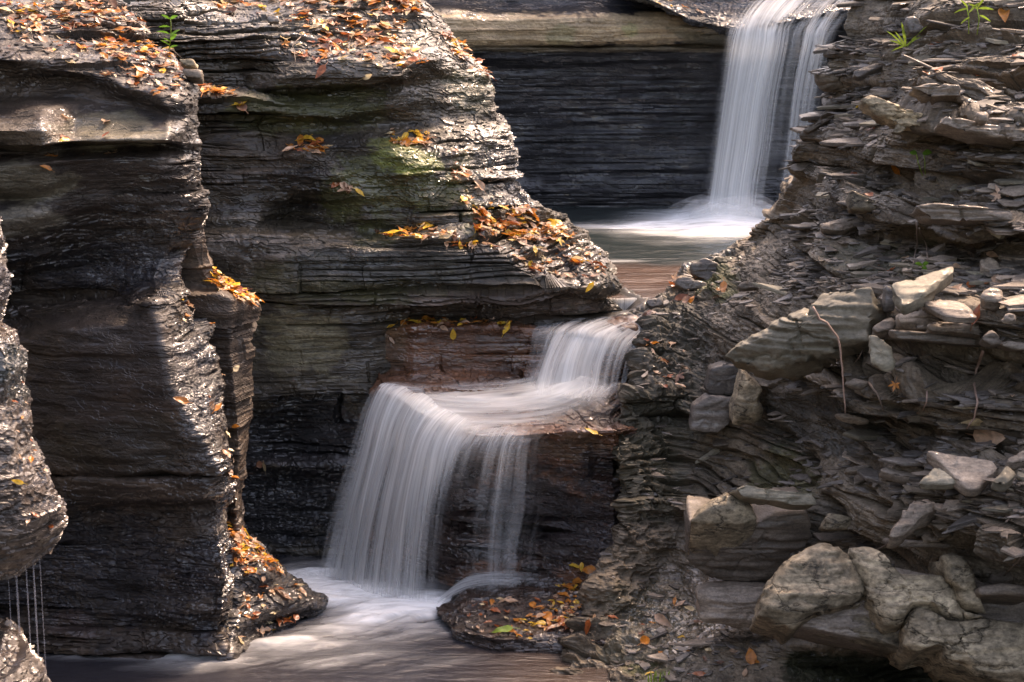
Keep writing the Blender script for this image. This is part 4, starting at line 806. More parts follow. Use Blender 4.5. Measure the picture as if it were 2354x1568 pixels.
# ------------------------------------------------------------ loose slabs and boulders
def zf(x0, y0, s): return lambda *pts: [((x0+x/s)*0.9805, (y0+y/s)*0.9805) for x, y in pts]
R3 = zf(1400, 500, 2.8517); R4 = zf(1800, 500, 2.8517); R5 = zf(1300, 1050, 2.857); R6 = zf(1800, 1050, 2.857); RU = zf(1700, 0, 2.904)
def plate(name, outline, label, cat='slab', group=None, gy=0.12, gx=0.0, thick=0.06, proud=0.06, mat=None, p=9, bulge=0.012, rough=0.006, Y=None, seg=0.016, parent_seed=0, edge=0.4, surf='right_cliff', wob=0.008, grow=1.0):
    """a rock whose face is seen as `outline`; the face is a tilted plane at the depth of the cliff there, the body goes back behind it"""
    o = np.array(outline, float); c = o.mean(0); o = c+(o-c)*grow
    if Y is None:
        a = near(c[0], c[1], 9, surf); Y = a[0][1]-proud
    def Yat(u, v): return Y+gx*(u-c[0])/100+gy*(c[1]-v)/100*1.0
    W0 = W(o[:, 0], o[:, 1], Yat(o[:, 0], o[:, 1]))
    # subdivide the outline
    pts = []
    for i in range(len(W0)):
        a, b_ = W0[i], W0[(i+1) % len(W0)]; n = max(2, int(np.linalg.norm(b_-a)/seg))
        for q in range(n): pts.append(a+(b_-a)*q/n)
    E_ = np.array(pts); n = len(E_)
    for _ in range(1): E_ = 0.5*E_+0.25*(np.roll(E_, 1, 0)+np.roll(E_, -1, 0))
    cc = W0.mean(0); u_, s_, vt = np.linalg.svd(W0-cc); nn = vt[2]
    if nn @ (np.array([0, 0, CAM_H])-cc) < 0: nn = -nn
    sd = int(abs(c[0]*7+c[1]))
    E_ = E_ + (wob*fbm(E_[:, 0]*18, E_[:, 1]*18, E_[:, 2]*18, 3, sd)[:, None])*(E_-cc)/np.linalg.norm(E_-cc, axis=1, keepdims=True)
    rings = []
    size = np.linalg.norm(W0-cc, axis=1).max(); k = max(5, int(size/seg*0.8))
    for r in list(np.linspace(0.02, 0.9, k))+[0.95, 0.985, 1.0]:
        Q = cc+(E_-cc)*r + nn*(bulge*(1-r**p)); rings.append(Q)
    for h, sc in ((0.15, 1.004), (edge, 1.0), (0.8, 0.99), (1.0, 0.95)):
        Q = cc+(E_-cc)*sc-nn*thick*h; rings.append(Q)
    rings.append(cc+(E_-cc)*0.4-nn*thick*1.02)
    G = np.array(rings)
    x, y, z = G[..., 0], G[..., 1], G[..., 2]
    d = rough*fbm(x*14, y*14, z*26, 4, sd)+rough*0.7*bed(G, THIN, 0.03, sd, 4)[0]+rough*0.9*bed(G, MID, 0.03, sd, 3)[0]-rough*1.2*(np.abs(fbm(x*5, y*5, z*5, 3, sd+9)) < 0.03)
    rr = np.arange(len(G))
    dirn = np.where((rr < k+1)[:, None, None], nn[None, None], (E_-cc)[None]/np.linalg.norm(E_-cc, axis=1)[None, :, None])
    G = G+dirn*d[..., None]
    ob = mesh_grid(name, G, mat or M_SLAB, closed=True)
    return tag(ob, label, cat, group)
SG = 'loose slabs on the right cliff'
BG = 'smooth buff boulders at the foot of the right cliff'
def P_(n, out, lab, **kw): return plate(n, out, lab, **kw)
P_('rock_wedge', R3((830, 960), (1000, 830), (1200, 720), (1480, 625))+R4((350, 545), (680, 500), (715, 590), (695, 690), (655, 850), (440, 915), (180, 1000))+R3((1130, 1060), (960, 1010)), 'long weathered log like wedge of layered rock lying across the middle of the right cliff', cat='rock', gy=0.10, thick=0.28, bulge=0.10, p=3, rough=0.022, mat=M_SLABG, Y=8.95, gx=-0.12)
P_('shale_slab', R4((830, 475), (1235, 352), (1250, 385), (1140, 470), (1040, 560), (905, 618), (880, 590)), 'large triangular grey slab tilted on end right of the log like wedge', cat='slab', group=SG, gy=0.35, thick=0.07, proud=0.30, mat=M_SLABG)
P_('shale_slab', R4((785, 475), (835, 500), (850, 660), (765, 670)), 'small dark slab standing upright against the large triangular slab', group=SG, gy=0.05, thick=0.05, proud=0.28, mat=M_CHIP)
P_('shale_slab', R4((690, 765), (770, 720), (830, 690), (855, 740), (820, 785), (720, 805)), 'pale blocky slab wedged at the thick end of the log like wedge', group=SG, gy=0.2, thick=0.06, proud=0.22)
P_('shale_slab', R4((675, 812), (735, 822), (828, 890), (848, 1030), (800, 1062), (700, 1012), (680, 920)), 'flat green grey slab hanging upright below the thick end of the wedge', group=SG, gy=0.06, thick=0.05, proud=0.25, mat=M_SLABG)
P_('shale_slab', R4((1040, 600), (1160, 572), (1320, 610), (1400, 700), (1290, 705), (1180, 690)), 'broad pale plate just below the large triangular slab', group=SG, gy=0.4, thick=0.03, proud=0.15)
P_('shale_slab', R4((860, 665), (1050, 645), (1190, 700), (1060, 765), (870, 740)), 'thick brown ledge block under the large triangular slab', group=SG, gy=0.12, thick=0.12, proud=0.15, rough=0.012)
P_('shale_slab', R4((1055, 760), (1100, 722), (1400, 740), (1465, 830), (1380, 808), (1070, 790)), 'long thin ledge plate right of the thick brown block', group=SG, gy=0.1, thick=0.12, proud=0.13, rough=0.012)
P_('shale_slab', R4((835, 775), (1050, 800), (1420, 850), (1445, 892), (1200, 872), (860, 835)), 'lowest long ledge plate over the dark hollow in the right cliff', group=SG, gy=0.05, thick=0.15, proud=0.15, rough=0.012)
P_('shale_slab', R4((1420, 835), (1500, 782), (1562, 840), (1572, 870), (1495, 893)), 'diamond shaped grey stone at the right end of the long ledge plates', group=SG, gy=0.1, thick=0.07, proud=0.2)
P_('shale_slab', R4((1558, 695), (1600, 662), (1660, 680), (1668, 712), (1610, 722)), 'small oval grey stone beside the curled rust leaf near the right edge', group=SG, gy=0.2, thick=0.03, proud=0.12)
P_('shale_slab', R4((1408, 322), (1480, 288), (1562, 350), (1515, 392), (1430, 372)), 'rounded grey flat stone below the dark overhang near the right edge', group=SG, gy=0.3, thick=0.035, proud=0.12)
P_('shale_slab', R4((1420, 545), (1480, 502), (1562, 520), (1562, 600), (1440, 580)), 'pale block with a bright top between the two rust leaves near the right edge', group=SG, gy=0.3, thick=0.06, proud=0.14)
P_('shale_slab', R4((345, 92), (600, 28), (645, 55), (500, 122), (370, 112)), 'long flat grey slab jutting out left of the dark overhang', group=SG, gy=0.25, thick=0.05, proud=0.15)
P_('shale_slab', R4((515, 1132), (580, 1100), (682, 1130), (632, 1172), (530, 1152)), 'small pale slab on the ledge under the hanging green grey slab', group=SG, gy=0.25, thick=0.02, proud=0.12)
P_('shale_slab', R4((445, 1340), (560, 1348), (690, 1390), (640, 1402), (480, 1368)), 'narrow pale slab on the lowest ledge above the mossy cave', group=SG, gy=0.2, thick=0.03, proud=0.12)
P_('shale_slab', R4((1560, 870), (1600, 850), (1760, 868), (1760, 920), (1640, 915), (1565, 890)), 'pale ledge block at the right edge beside the diamond shaped stone', group=SG, gy=0.05, thick=0.12, proud=0.15)
P_('shale_slab', R6((505, 145), (640, 118), (700, 125), (620, 162), (530, 168)), 'pale flat slab capping the left end of the stacked shale pile', group=SG, gy=0.2, thick=0.03, proud=0.16)
P_('shale_slab', R6((740, 150), (870, 78), (1115, 88), (1090, 132), (1000, 202), (880, 192)), 'broad pale slab lying left of the green triangular stone', group=SG, gy=0.35, thick=0.05, proud=0.14)
P_('shale_slab', R6((1012, 240), (1130, 122), (1272, 236), (1150, 250)), 'green tinted triangular stone in the lower shale pile', group=SG, gy=0.25, thick=0.04, proud=0.22, mat=M_SLABG)
P_('shale_slab', R6((1060, 18), (1500, 88), (1532, 140), (1400, 272), (1335, 272), (1140, 92)), 'biggest brown plate of the lower shale pile leaning over the green triangular stone', group=SG, gy=0.3, thick=0.06, proud=0.20)
P_('shale_slab', R6((1498, 232), (1600, 118), (1655, 180), (1600, 248)), 'pale three cornered slab right of the biggest brown plate', group=SG, gy=0.25, thick=0.05, proud=0.15, mat=M_SLABG)
P_('shale_slab', R6((815, 582), (960, 368), (1010, 328), (1148, 390), (1000, 492), (880, 582)), 'elongated brown block leaning diagonally in the lower shale pile', group=SG, gy=0.2, thick=0.11, proud=0.22, rough=0.014)
P_('shale_slab', R6((1595, 82), (1760, -10), (1760, 80), (1620, 112)), 'smooth pale plate at the right edge above the three cornered slab', group=SG, gy=0.3, thick=0.04, proud=0.12)
P_('shale_slab', R6((1468, 855), (1620, 828), (1645, 868), (1520, 892)), 'flat grey stone resting right of the upright buff boulder', group=SG, gy=0.25, thick=0.04, proud=0.12)
P_('shale_slab', R6((780, 610), (1000, 620), (1220, 640), (1225, 670), (900, 665), (790, 650)), 'long thin shale layer over the hollow behind the buff boulders', group=SG, gy=0.05, thick=0.12, proud=0.16)
P_('shale_slab', R6((360, 545), (420, 430), (560, 470), (550, 545), (430, 552)), 'buff block under the left end of the stacked shale pile', group=SG, gy=0.08, thick=0.14, proud=0.16, mat=M_BOULD, bulge=0.03, p=3)
P_('shale_slab', RU((1222, 122), (1290, 108), (1362, 190), (1310, 232), (1250, 230)), 'dark angular block beside the grass tuft at the top right', group=SG, gy=0.1, thick=0.09, proud=0.16, mat=M_CHIP)
P_('shale_slab', RU((1128, 902), (1200, 800), (1232, 880), (1190, 912)), 'pointed buff stone leaning in the upper part of the right cliff', group=SG, gy=0.08, thick=0.05, proud=0.16, mat=M_BOULD)
P_('shale_slab', RU((868, 492), (1030, 430), (1122, 440), (900, 532)), 'dark flat slab dipping left near the top left of the right cliff', group=SG, gy=0.25, thick=0.05, proud=0.12, mat=M_CHIP)
P_('shale_slab', RU((1255, 592), (1380, 578), (1600, 580), (1612, 645), (1400, 662)), 'thick ledge slab below the uppermost rust leaf', group=SG, gy=0.08, thick=0.14, proud=0.16, rough=0.014)
P_('shale_slab', RU((848, 1285), (1040, 1380), (1042, 1442), (860, 1432)), 'square edged buff block left of the long undercut ledge', group=SG, gy=0.06, thick=0.14, proud=0.14, mat=M_BOULD, bulge=0.02)
P_('shale_slab', RU((1290, 1405), (1400, 1380), (1950, 1432), (1965, 1502), (1400, 1492)), 'long thick slab forming the lip of the dark overhang', group=SG, gy=0.06, thick=0.2, proud=0.2, rough=0.014)
P_('shale_slab', RU((640, 1525), (800, 1488), (955, 1488), (900, 1545), (700, 1572)), 'pale flat slab beside the dark crumbling ridge', group=SG, gy=0.25, thick=0.05, proud=0.12)
P_('shale_slab', RU((1442, 832), (1500, 788), (2000, 882), (2010, 962), (1600, 885)), 'long thick layered slab near the right edge above the two leaved seedling', group=SG, gy=0.1, thick=0.16, proud=0.16, rough=0.014)
P_('shale_slab', RU((638, 802), (720, 712), (832, 698), (790, 742)), 'pale plate overhanging the fall at the upper left rim of the right cliff', group=SG, gy=0.2, thick=0.04, proud=0.08)
P_('shale_slab', RU((526, 888), (700, 800), (725, 812), (560, 910)), 'long pale splinter pointing left over the upper waterfall', group=SG, gy=0.15, thick=0.04, proud=0.08)
P_('shale_slab', RU((1688, 772), (1790, 768), (1782, 822), (1730, 815)), 'small cube shaped stone on the long thick layered slab', group=SG, gy=0.2, thick=0.05, proud=0.26)
P_('shale_slab', RU((940, 680), (1000, 650), (1200, 740), (1440, 800), (1440, 860), (1200, 850), (1040, 780)), 'long buff ledge slab running down to the right under the yellow leaf', group=SG, gy=0.08, thick=0.16, proud=0.16, rough=0.014, mat=M_BOULD)
P_('shale_slab', R3((520, 440), (600, 420), (740, 470), (720, 500), (600, 515), (530, 480)), 'dark green angular block at the left rim beside the upper pool outlet', group=SG, gy=0.12, thick=0.1, proud=0.1, mat=M_CHIP)
P_('shale_slab', R3((620, 340), (720, 300), (800, 330), (880, 420), (740, 455), (620, 400)), 'dark split block under the crumbling ridge by the upper pool', group=SG, gy=0.12, thick=0.1, proud=0.1, mat=M_CHIP)
P_('shale_slab', R3((318, 590), (440, 545), (445, 610), (360, 632)), 'flat green slab touching the end of the upper riffle', group=SG, gy=0.25, thick=0.05, proud=0.1, mat=M_CHIP)
P_('shale_slab', R3((930, 490), (990, 450), (1070, 470), (1080, 500), (960, 510)), 'small brown lump of shale on the sloping ramp above the riffle', group=SG, gy=0.15, thick=0.05, proud=0.1)
P_('shale_slab', R3((760, 1040), (850, 1000), (980, 1030), (960, 1220), (760, 1215), (725, 1180)), 'square dark block with a pale left edge in the centre of the right cliff', group=SG, gy=0.03, thick=0.2, proud=0.2, mat=M_CHIP)
P_('shale_slab', R3((975, 1060), (1040, 1120), (1110, 1170), (1075, 1240), (1110, 1320), (1080, 1400), (900, 1420), (905, 1300)), 'smooth pale grey fin of rock beside the square dark block', group=SG, gy=0.0, thick=0.2, proud=0.22, bulge=0.05, p=2.5, mat=M_BOULD)
P_('shale_slab', R3((640, 1290), (740, 1220), (920, 1230), (890, 1400), (800, 1470), (620, 1450)), 'broad dark block below the square dark block', group=SG, gy=0.03, thick=0.2, proud=0.14, mat=M_CHIP)
# the smooth hollowed rock and the boulders
P_('boulder', R5((908, 495), (955, 415), (1040, 350), (1140, 308), (1240, 325), (1335, 395), (1358, 470), (1260, 508), (1120, 520), (1000, 512)), 'domed buff rock lit from above over the dark hollowed wall', cat='boulder', group=BG, gy=0.25, thick=0.35, bulge=0.10, p=2.2, mat=M_BOULD, Y=9.0)
P_('boulder', R5((900, 505), (1000, 515), (1280, 575), (1360, 500), (1480, 450), (1700, 430), (1714, 640), (1560, 730), (1470, 880), (1440, 920), (1200, 900), (1020, 850), (890, 760)), 'dark smooth hollowed wall under the domed buff rock', cat='boulder', group=BG, gy=-0.08, thick=0.3, bulge=0.03, p=3, mat=M_SLAB, Y=9.08, rough=0.01)
P_('boulder', R5((960, 960), (1050, 930), (1250, 920), (1440, 925), (1420, 1060), (1380, 1110), (1560, 1190), (1300, 1220), (1150, 1190), (980, 1160)), 'low grey undercut rock left of the largest buff boulder', cat='boulder', group=BG, gy=0.05, thick=0.25, bulge=0.05, p=2.5, mat=M_SLAB, Y=8.95)
P_('boulder', R5((1190, 270), (1260, 240), (1460, 280), (1714, 300), (1760, 380), (1600, 385), (1450, 350), (1260, 330)), 'flat ledge with a green underside above the domed buff rock', cat='boulder', group=BG, gy=0.1, thick=0.2, mat=M_SLABG, Y=8.85, rough=0.012)
P_('boulder', [(1775, 1420), (1800, 1330), (1880, 1290)]+R6((560, 720), (760, 790), (1170, 860), (1300, 780), (1420, 900), (1800, 960), (1800, 1500), (1400, 1470), (1000, 1340), (540, 1260), (200, 1190)), 'recessed buff bedrock showing as cracks between the boulders', cat='bedrock', group=None, gy=0.12, thick=0.3, bulge=0.02, p=6, mat=M_SLAB, Y=8.02)
P_('boulder', [(1748, 1412), (1764, 1360), (1790, 1312), (1820, 1290)]+R6((230, 700), (345, 655), (500, 700), (565, 760), (610, 870), (645, 960), (600, 1040), (450, 1082), (300, 1115), (170, 1195), (100, 1160)), 'largest smooth buff boulder bulging at the foot of the right cliff', cat='boulder', group=BG, gy=0.12, thick=0.4, bulge=0.09, p=5, rough=0.014, grow=1.08, mat=M_BOULD, Y=8.0, wob=0.004)
P_('boulder', R6((168, 1192), (300, 1122), (450, 1085), (680, 1072), (760, 1150), (930, 1240), (940, 1330), (995, 1392), (860, 1372), (700, 1332), (540, 1292), (380, 1272), (220, 1232)), 'long pointed buff wedge under the largest boulder', cat='boulder', group=BG, gy=0.1, thick=0.35, bulge=0.08, p=3, mat=M_BOULD, Y=8.0, gx=-0.05)
P_('boulder', R6((560, 705), (700, 690), (800, 825), (900, 872), (1170, 872), (1232, 940), (1262, 1040), (1302, 1090), (1290, 1165), (1180, 1152), (1090, 1090), (960, 1082), (900, 1160), (800, 1190), (740, 1095), (690, 1010), (640, 900), (600, 800)), 'cracked middle buff boulder with a dark diagonal crack', cat='boulder', group=BG, gy=0.15, thick=0.35, bulge=0.09, p=6, rough=0.014, grow=1.08, mat=M_BOULD, Y=7.93)
P_('boulder', R6((958, 1110), (1010, 1082), (1100, 1100), (1180, 1160), (1300, 1172), (1440, 1142), (1800, 1190), (1800, 1540), (1580, 1532), (1400, 1512), (1340, 1462), (1170, 1402), (1160, 1340), (1080, 1330), (1010, 1370), (930, 1322)), 'broad buff boulder filling the bottom right corner', cat='boulder', group=BG, gy=0.12, thick=0.4, bulge=0.07, p=6, rough=0.014, grow=1.08, mat=M_BOULD, Y=7.75)
P_('boulder', R6((1180, 742), (1280, 728), (1350, 800), (1382, 900), (1402, 1000), (1452, 1112), (1310, 1078), (1270, 1030), (1250, 960), (1190, 900), (1165, 780)), 'upright buff boulder between the cracked boulder and the flat grey stone', cat='boulder', group=BG, gy=0.08, thick=0.3, bulge=0.08, p=6, rough=0.014, grow=1.08, mat=M_BOULD, Y=7.9)
P_('boulder', R6((1300, 1095), (1440, 1122), (1450, 1142), (1320, 1165)), 'small buff boulder tucked under the upright buff boulder', cat='boulder', group=BG, gy=0.08, thick=0.2, bulge=0.04, p=6, rough=0.014, grow=1.08, mat=M_BOULD, Y=7.82)
P_('boulder', R6((1400, 925), (1560, 905), (1780, 930), (1780, 1000), (1600, 990), (1420, 985)), 'brown block at the right edge above the bottom corner boulder', cat='boulder', group=BG, gy=0.1, thick=0.25, bulge=0.03, p=3, mat=M_SLAB, Y=7.75)
# B side named slabs
P_('rock_block', [(408, 135), (448, 137), (449, 152), (420, 150)], 'small pale square block on the right shoulder of the left tower', cat='rock', gy=0.1, thick=0.10, mat=M_BOULD, Y=10.15, surf='left_tower')
P_('rock_block', [(418, 157), (462, 160), (463, 182), (425, 178)], 'grey block just under the small pale square one on the left tower', cat='rock', gy=0.1, thick=0.10, mat=M_SLAB, Y=10.12, surf='left_tower')
P_('rock_block', [(612, 40), (640, 38), (642, 50), (616, 52)], 'small dark flat stone among the leaves on top of the centre cliff', cat='rock', gy=0.3, thick=0.03, mat=M_CHIP, proud=0.05, surf='centre_cliff')

# random shale plates: outlines of their own, bedded roughly flat
def rplate(c, nrm, L, rs, flat=0.19):
    n = int(rs.integers(5, 9)); th = np.sort(rs.random(n)*2*math.pi*0.5+np.linspace(0, 2*math.pi, n, endpoint=False)); r = 0.6+0.5*rs.random(n)
    el = rs.uniform(1.3, 3.4)
    T = L*flat*rs.uniform(0.5, 1.3)
    z = np.array([rs.normal(0, .13), -abs(rs.normal(0.10, .14)), 1.0])+0.18*nrm; z /= np.linalg.norm(z)
    a = rs.normal(0.0, 0.5); x = np.array([math.cos(a), math.sin(a), rs.normal(-0.02, 0.15)]); x -= z*(x@z); x /= np.linalg.norm(x); y = np.cross(z, x)
    V = []
    for h, s in ((T/2, 0.88), (T/2*0.72, 0.99), (0, 1.0+rs.normal(0, .03)), (-T/2*0.8, 0.97), (-T/2, 0.8)):
        for k in range(n):
            q = 1+rs.normal(0, .035)
            V.append(c+x*(math.cos(th[k])*r[k]*L*el/2*s*q)+y*(math.sin(th[k])*r[k]*L/2*s*q)+z*h)
    V.append(c+z*T/2*1.03); V.append(c-z*T/2)
    Fc = []
    for q in range(4):
        for k in range(n): Fc.append((q*n+k, (q+1)*n+k, (q+1)*n+(k+1) % n, q*n+(k+1) % n))
    for k in range(n): Fc.append((k, (k+1) % n, 5*n)); Fc.append((4*n+(k+1) % n, 4*n+k, 5*n+1))
    return V, Fc, L*el*T
excl = [R6((100, 1215), (540, 1295), (1000, 1400), (1400, 1520), (1714, 1568), (1714, 1700), (60, 1700)), R5((880, 300), (1714, 300), (1714, 1000), (1560, 1200), (960, 1200)), R6((0, 640), (560, 640), (800, 820), (1170, 720), (1450, 1000), (1714, 1180), (1714, 1568), (800, 1400), (0, 1180)), R3((830, 960), (1290, 640), (2830, 500), (2700, 850), (1400, 1070), (900, 1060))]
pr = np.random.default_rng(99)
k = np.where((PS == SID['right_cliff']) & (PU < 2370) & (PV < 1590))[0]
for e in excl: k = k[~inpoly(PU[k], PV[k], e)]
w = (0.04+np.clip(PN[k][:, 2], 0, 1)**2*2.2)*(1/(PD[k]**0.5))*np.where(PU[k] < 1800, 0.35, 1.0)
# noise so the litter gathers in drifts
w *= np.where(PU[k] < 1640, 0.5, 1.0)
w *= np.clip(0.5+1.6*fbm(PP[k][:, 0]*2.2, PP[k][:, 1]*2.2, PP[k][:, 2]*3.5, 3, 401), 0.04, 2)
sel = k[pr.choice(len(k), 3900, replace=False, p=w/w.sum())]
cand = []
for j in sel:
    edge_ = PU[j] < 1800
    L = float(np.exp(pr.normal(math.log(0.038 if not edge_ else 0.022), 0.55))); L = min(L, 0.15)
    V, Fc, A = rplate(PP[j]+PN[j]*L*0.12, PN[j], L, pr); cand.append((A/PD[j]**2, V, Fc, j, L))
cand.sort(key=lambda t: -t[0])
ZONES = [(0, 330, 'near the top of the right cliff'), (330, 520, 'on the rubble ledges above the dark overhang'), (520, 690, 'in the rubble around the large triangular slab'), (690, 900, 'on the ledges beside the log like wedge'), (900, 1080, 'on the dark lower ledges of the right cliff'), (1080, 1300, 'in the lower shale pile above the buff boulders'), (1300, 1700, 'on the wet rubble at the bottom of the right cliff')]
mats3 = [M_SLAB, M_SLAB, M_CHIP, M_CHIP, M_SLABG]
for r, (a, V, Fc, j, L) in enumerate(cand[:230]):
    mi = r % 5; zt = next(z[2] for z in ZONES if z[0] <= max(0, PV[j]) < z[1])
    c0 = np.mean(V, 0); o = mesh_py('shale_plate', np.array(V)-c0, Fc, mats3[mi]); o.location = c0
    col_ = {0: 'brownish grey', 1: 'brownish grey', 2: 'dark grey', 3: 'dark grey', 4: 'greenish grey'}[mi]
    tag(o, f'loose {col_} shale plate {zt}', 'shale plate', f'{col_} shale plates {zt}')
Vs, Fs, Ms = [], [], []; base_ = 0
for r, (a, V, Fc, j, L) in enumerate(cand[230:]):
    Vs += V; Fs += [tuple(q+base_ for q in f) for f in Fc]; Ms += [int(pr.integers(0, 3))]*len(Fc); base_ += len(V)
o = mesh_py('shale_scree', Vs, Fs, M_SLAB); o.data.materials.append(M_CHIP); o.data.materials.append(rock_material('pale_shale_chips', 0.5, (9, 9, 70), 60, fixed=(0.24, 0.21, 0.185), wet=0.15))
o.data.polygons.foreach_set('material_index', np.array(Ms, np.int32)); tag(o, 'countless small shale chips strewn over the right cliff', None, None, 'stuff')

# ------------------------------------------------------------ leaves
def leaf_mat(name, c, tr=0.35, rough=0.35):
    m, nt, b, out = nodes_of(name); L = nt.links.new
    g = N_(nt, 'ShaderNodeNewGeometry'); n = N_(nt, 'ShaderNodeTexNoise'); n.inputs['Scale'].default_value = 35; n.inputs['Detail'].default_value = 3; L(g.outputs['Position'], n.inputs['Vector'])
    oi = N_(nt, 'ShaderNodeObjectInfo')
    ra = N_(nt, 'ShaderNodeMapRange'); ra.inputs[1].default_value = 0.3; ra.inputs[2].default_value = 0.7; ra.inputs[3].default_value = 0.6; ra.inputs[4].default_value = 1.25; L(n.outputs[0], ra.inputs[0])
    rb = N_(nt, 'ShaderNodeMapRange'); rb.inputs[3].default_value = 0.75; rb.inputs[4].default_value = 1.2; L(oi.outputs['Random'], rb.inputs[0])
    mm = N_(nt, 'ShaderNodeMath'); mm.operation = 'MULTIPLY'; L(ra.outputs[0], mm.inputs[0]); L(rb.outputs[0], mm.inputs[1])
    vm = N_(nt, 'ShaderNodeVectorMath'); vm.operation = 'SCALE'; vm.inputs[0].default_value = c; L(mm.outputs[0], vm.inputs['Scale'])
    L(vm.outputs[0], b.inputs['Base Color']); b.inputs['Roughness'].default_value = rough
    t = N_(nt, 'ShaderNodeBsdfTranslucent'); L(vm.outputs[0], t.inputs[0]); mx = N_(nt, 'ShaderNodeMixShader'); mx.inputs[0].default_value = tr
    L(b.outputs[0], mx.inputs[1]); L(t.outputs[0], mx.inputs[2]); L(mx.outputs[0], out.inputs[0]); return m
LC = {'orange': (0.62, 0.22, 0.04), 'yellow': (0.85, 0.5, 0.06), 'tan': (0.6, 0.38, 0.25), 'rust': (0.36, 0.10, 0.035), 'pale': (0.75, 0.58, 0.34), 'brown': (0.2, 0.09, 0.05), 'green': (0.22, 0.32, 0.04)}
LM = {k_: leaf_mat(k_+'_leaf', c) for k_, c in LC.items()}
def leaf_shape(kind, rs):
    """unit leaf (length about 1) in its own x-y plane, curled"""
    V = []; Fc = []
    curl = rs.uniform(0.3, 1.4)*rs.choice([-1, 1]); fold = rs.uniform(0.1, 0.8); tw = rs.normal(0, .35)
    def bend(x, y):
        z = fold*abs(y)*0.6+0.25*curl*(x*x)*0.8+tw*x*y+0.03*math.sin(x*11+y*7)
        return (x, y, z)
    if kind == 'ovate':
        nx, ny = 9, 5
        wd = rs.uniform(0.2, 0.32)
        for i in range(nx):
            t = i/(nx-1); x = t-0.5; h = wd*math.sin(math.pi*min(1, t**0.8))**0.85*(1-0.25*t)+0.004
            for j in range(ny): V.append(bend(x, h*(j/(ny-1)*2-1)))
        for i in range(nx-1):
            for j in range(ny-1): a = i*ny+j; Fc.append((a, a+1, a+ny+1, a+ny))
        s0 = len(V); V += [bend(-0.5, -.012), bend(-0.5, .012), bend(-0.78, .012), bend(-0.78, -.008)]; Fc.append((s0, s0+1, s0+2, s0+3))
    else:
        tips = [0, 52, 108, -108, -52]; lens = [0.62, 0.55, 0.36, 0.36, 0.55]
        order = []
        for a, l in sorted(zip(tips, lens)):
            order += [(a-15, l*0.62), (a-9, l*0.68), (a, l), (a+9, l*0.68), (a+15, l*0.62), (a+27, l*0.34 if abs(a) < 100 else 0.16)]
        rim = []
        for a, l in order:
            r_ = math.radians(a); q = 1+rs.normal(0, .06)
            rim.append((math.cos(r_)*l*q, math.sin(r_)*l*q))
        V.append(bend(0, 0)); n = len(rim)
        for s in (0.45, 1.0):
            for x, y in rim: V.append(bend(x*s, y*s))
        for i in range(n):
            j = (i+1) % n
            if i == n-1: continue
            Fc.append((0, 1+i, 1+j)); Fc.append((1+i, 1+n+i, 1+n+j, 1+j))
        s0 = len(V); V += [bend(0, -.012), bend(0, .012), bend(-0.5, .01), bend(-0.5, -.008)]; Fc.append((s0, s0+1, s0+2, s0+3))
    return np.array(V), Fc
lr = np.random.default_rng(5)
SH = [leaf_shape('ovate' if i % 5 < 4 else 'maple', lr) for i in range(15)]
LMESH = {}
def leaf_mesh(si, colr):
    if (si, colr) not in LMESH:
        me = bpy.data.meshes.new('leaf'); me.from_pydata([tuple(v) for v in SH[si][0]], [], SH[si][1]); me.update()
        for p in me.polygons: p.use_smooth = True
        me.materials.append(LM[colr]); LMESH[(si, colr)] = me
    return LMESH[(si, colr)]
def leaf_xf(P, Nn, size, tilt, lift):
    n = Nn+np.array([0, 0, 0.6])+lr.normal(0, tilt, 3); n /= np.linalg.norm(n)
    n = Vector(n); q = n.to_track_quat('Z', 'Y') @ Vector((0, 0, 1)).rotation_difference(Vector((0, 0, 1)))
    M = Matrix.Translation(Vector(P)+n*lift) @ q.to_matrix().to_4x4() @ Matrix.Rotation(lr.uniform(0, 6.28), 4, 'Z') @ Matrix.Diagonal((size, size, size, 1))
    return M
MIX = {'a': (['orange', 'tan', 'rust', 'yellow', 'pale', 'brown'], [.20, .27, .19, .07, .13, .14]), 'b': (['orange', 'yellow', 'tan', 'rust', 'pale', 'brown'], [.31, .21, .19, .13, .08, .08]), 'r': (['tan', 'rust', 'orange', 'brown'], [.4, .3, .2, .1])}
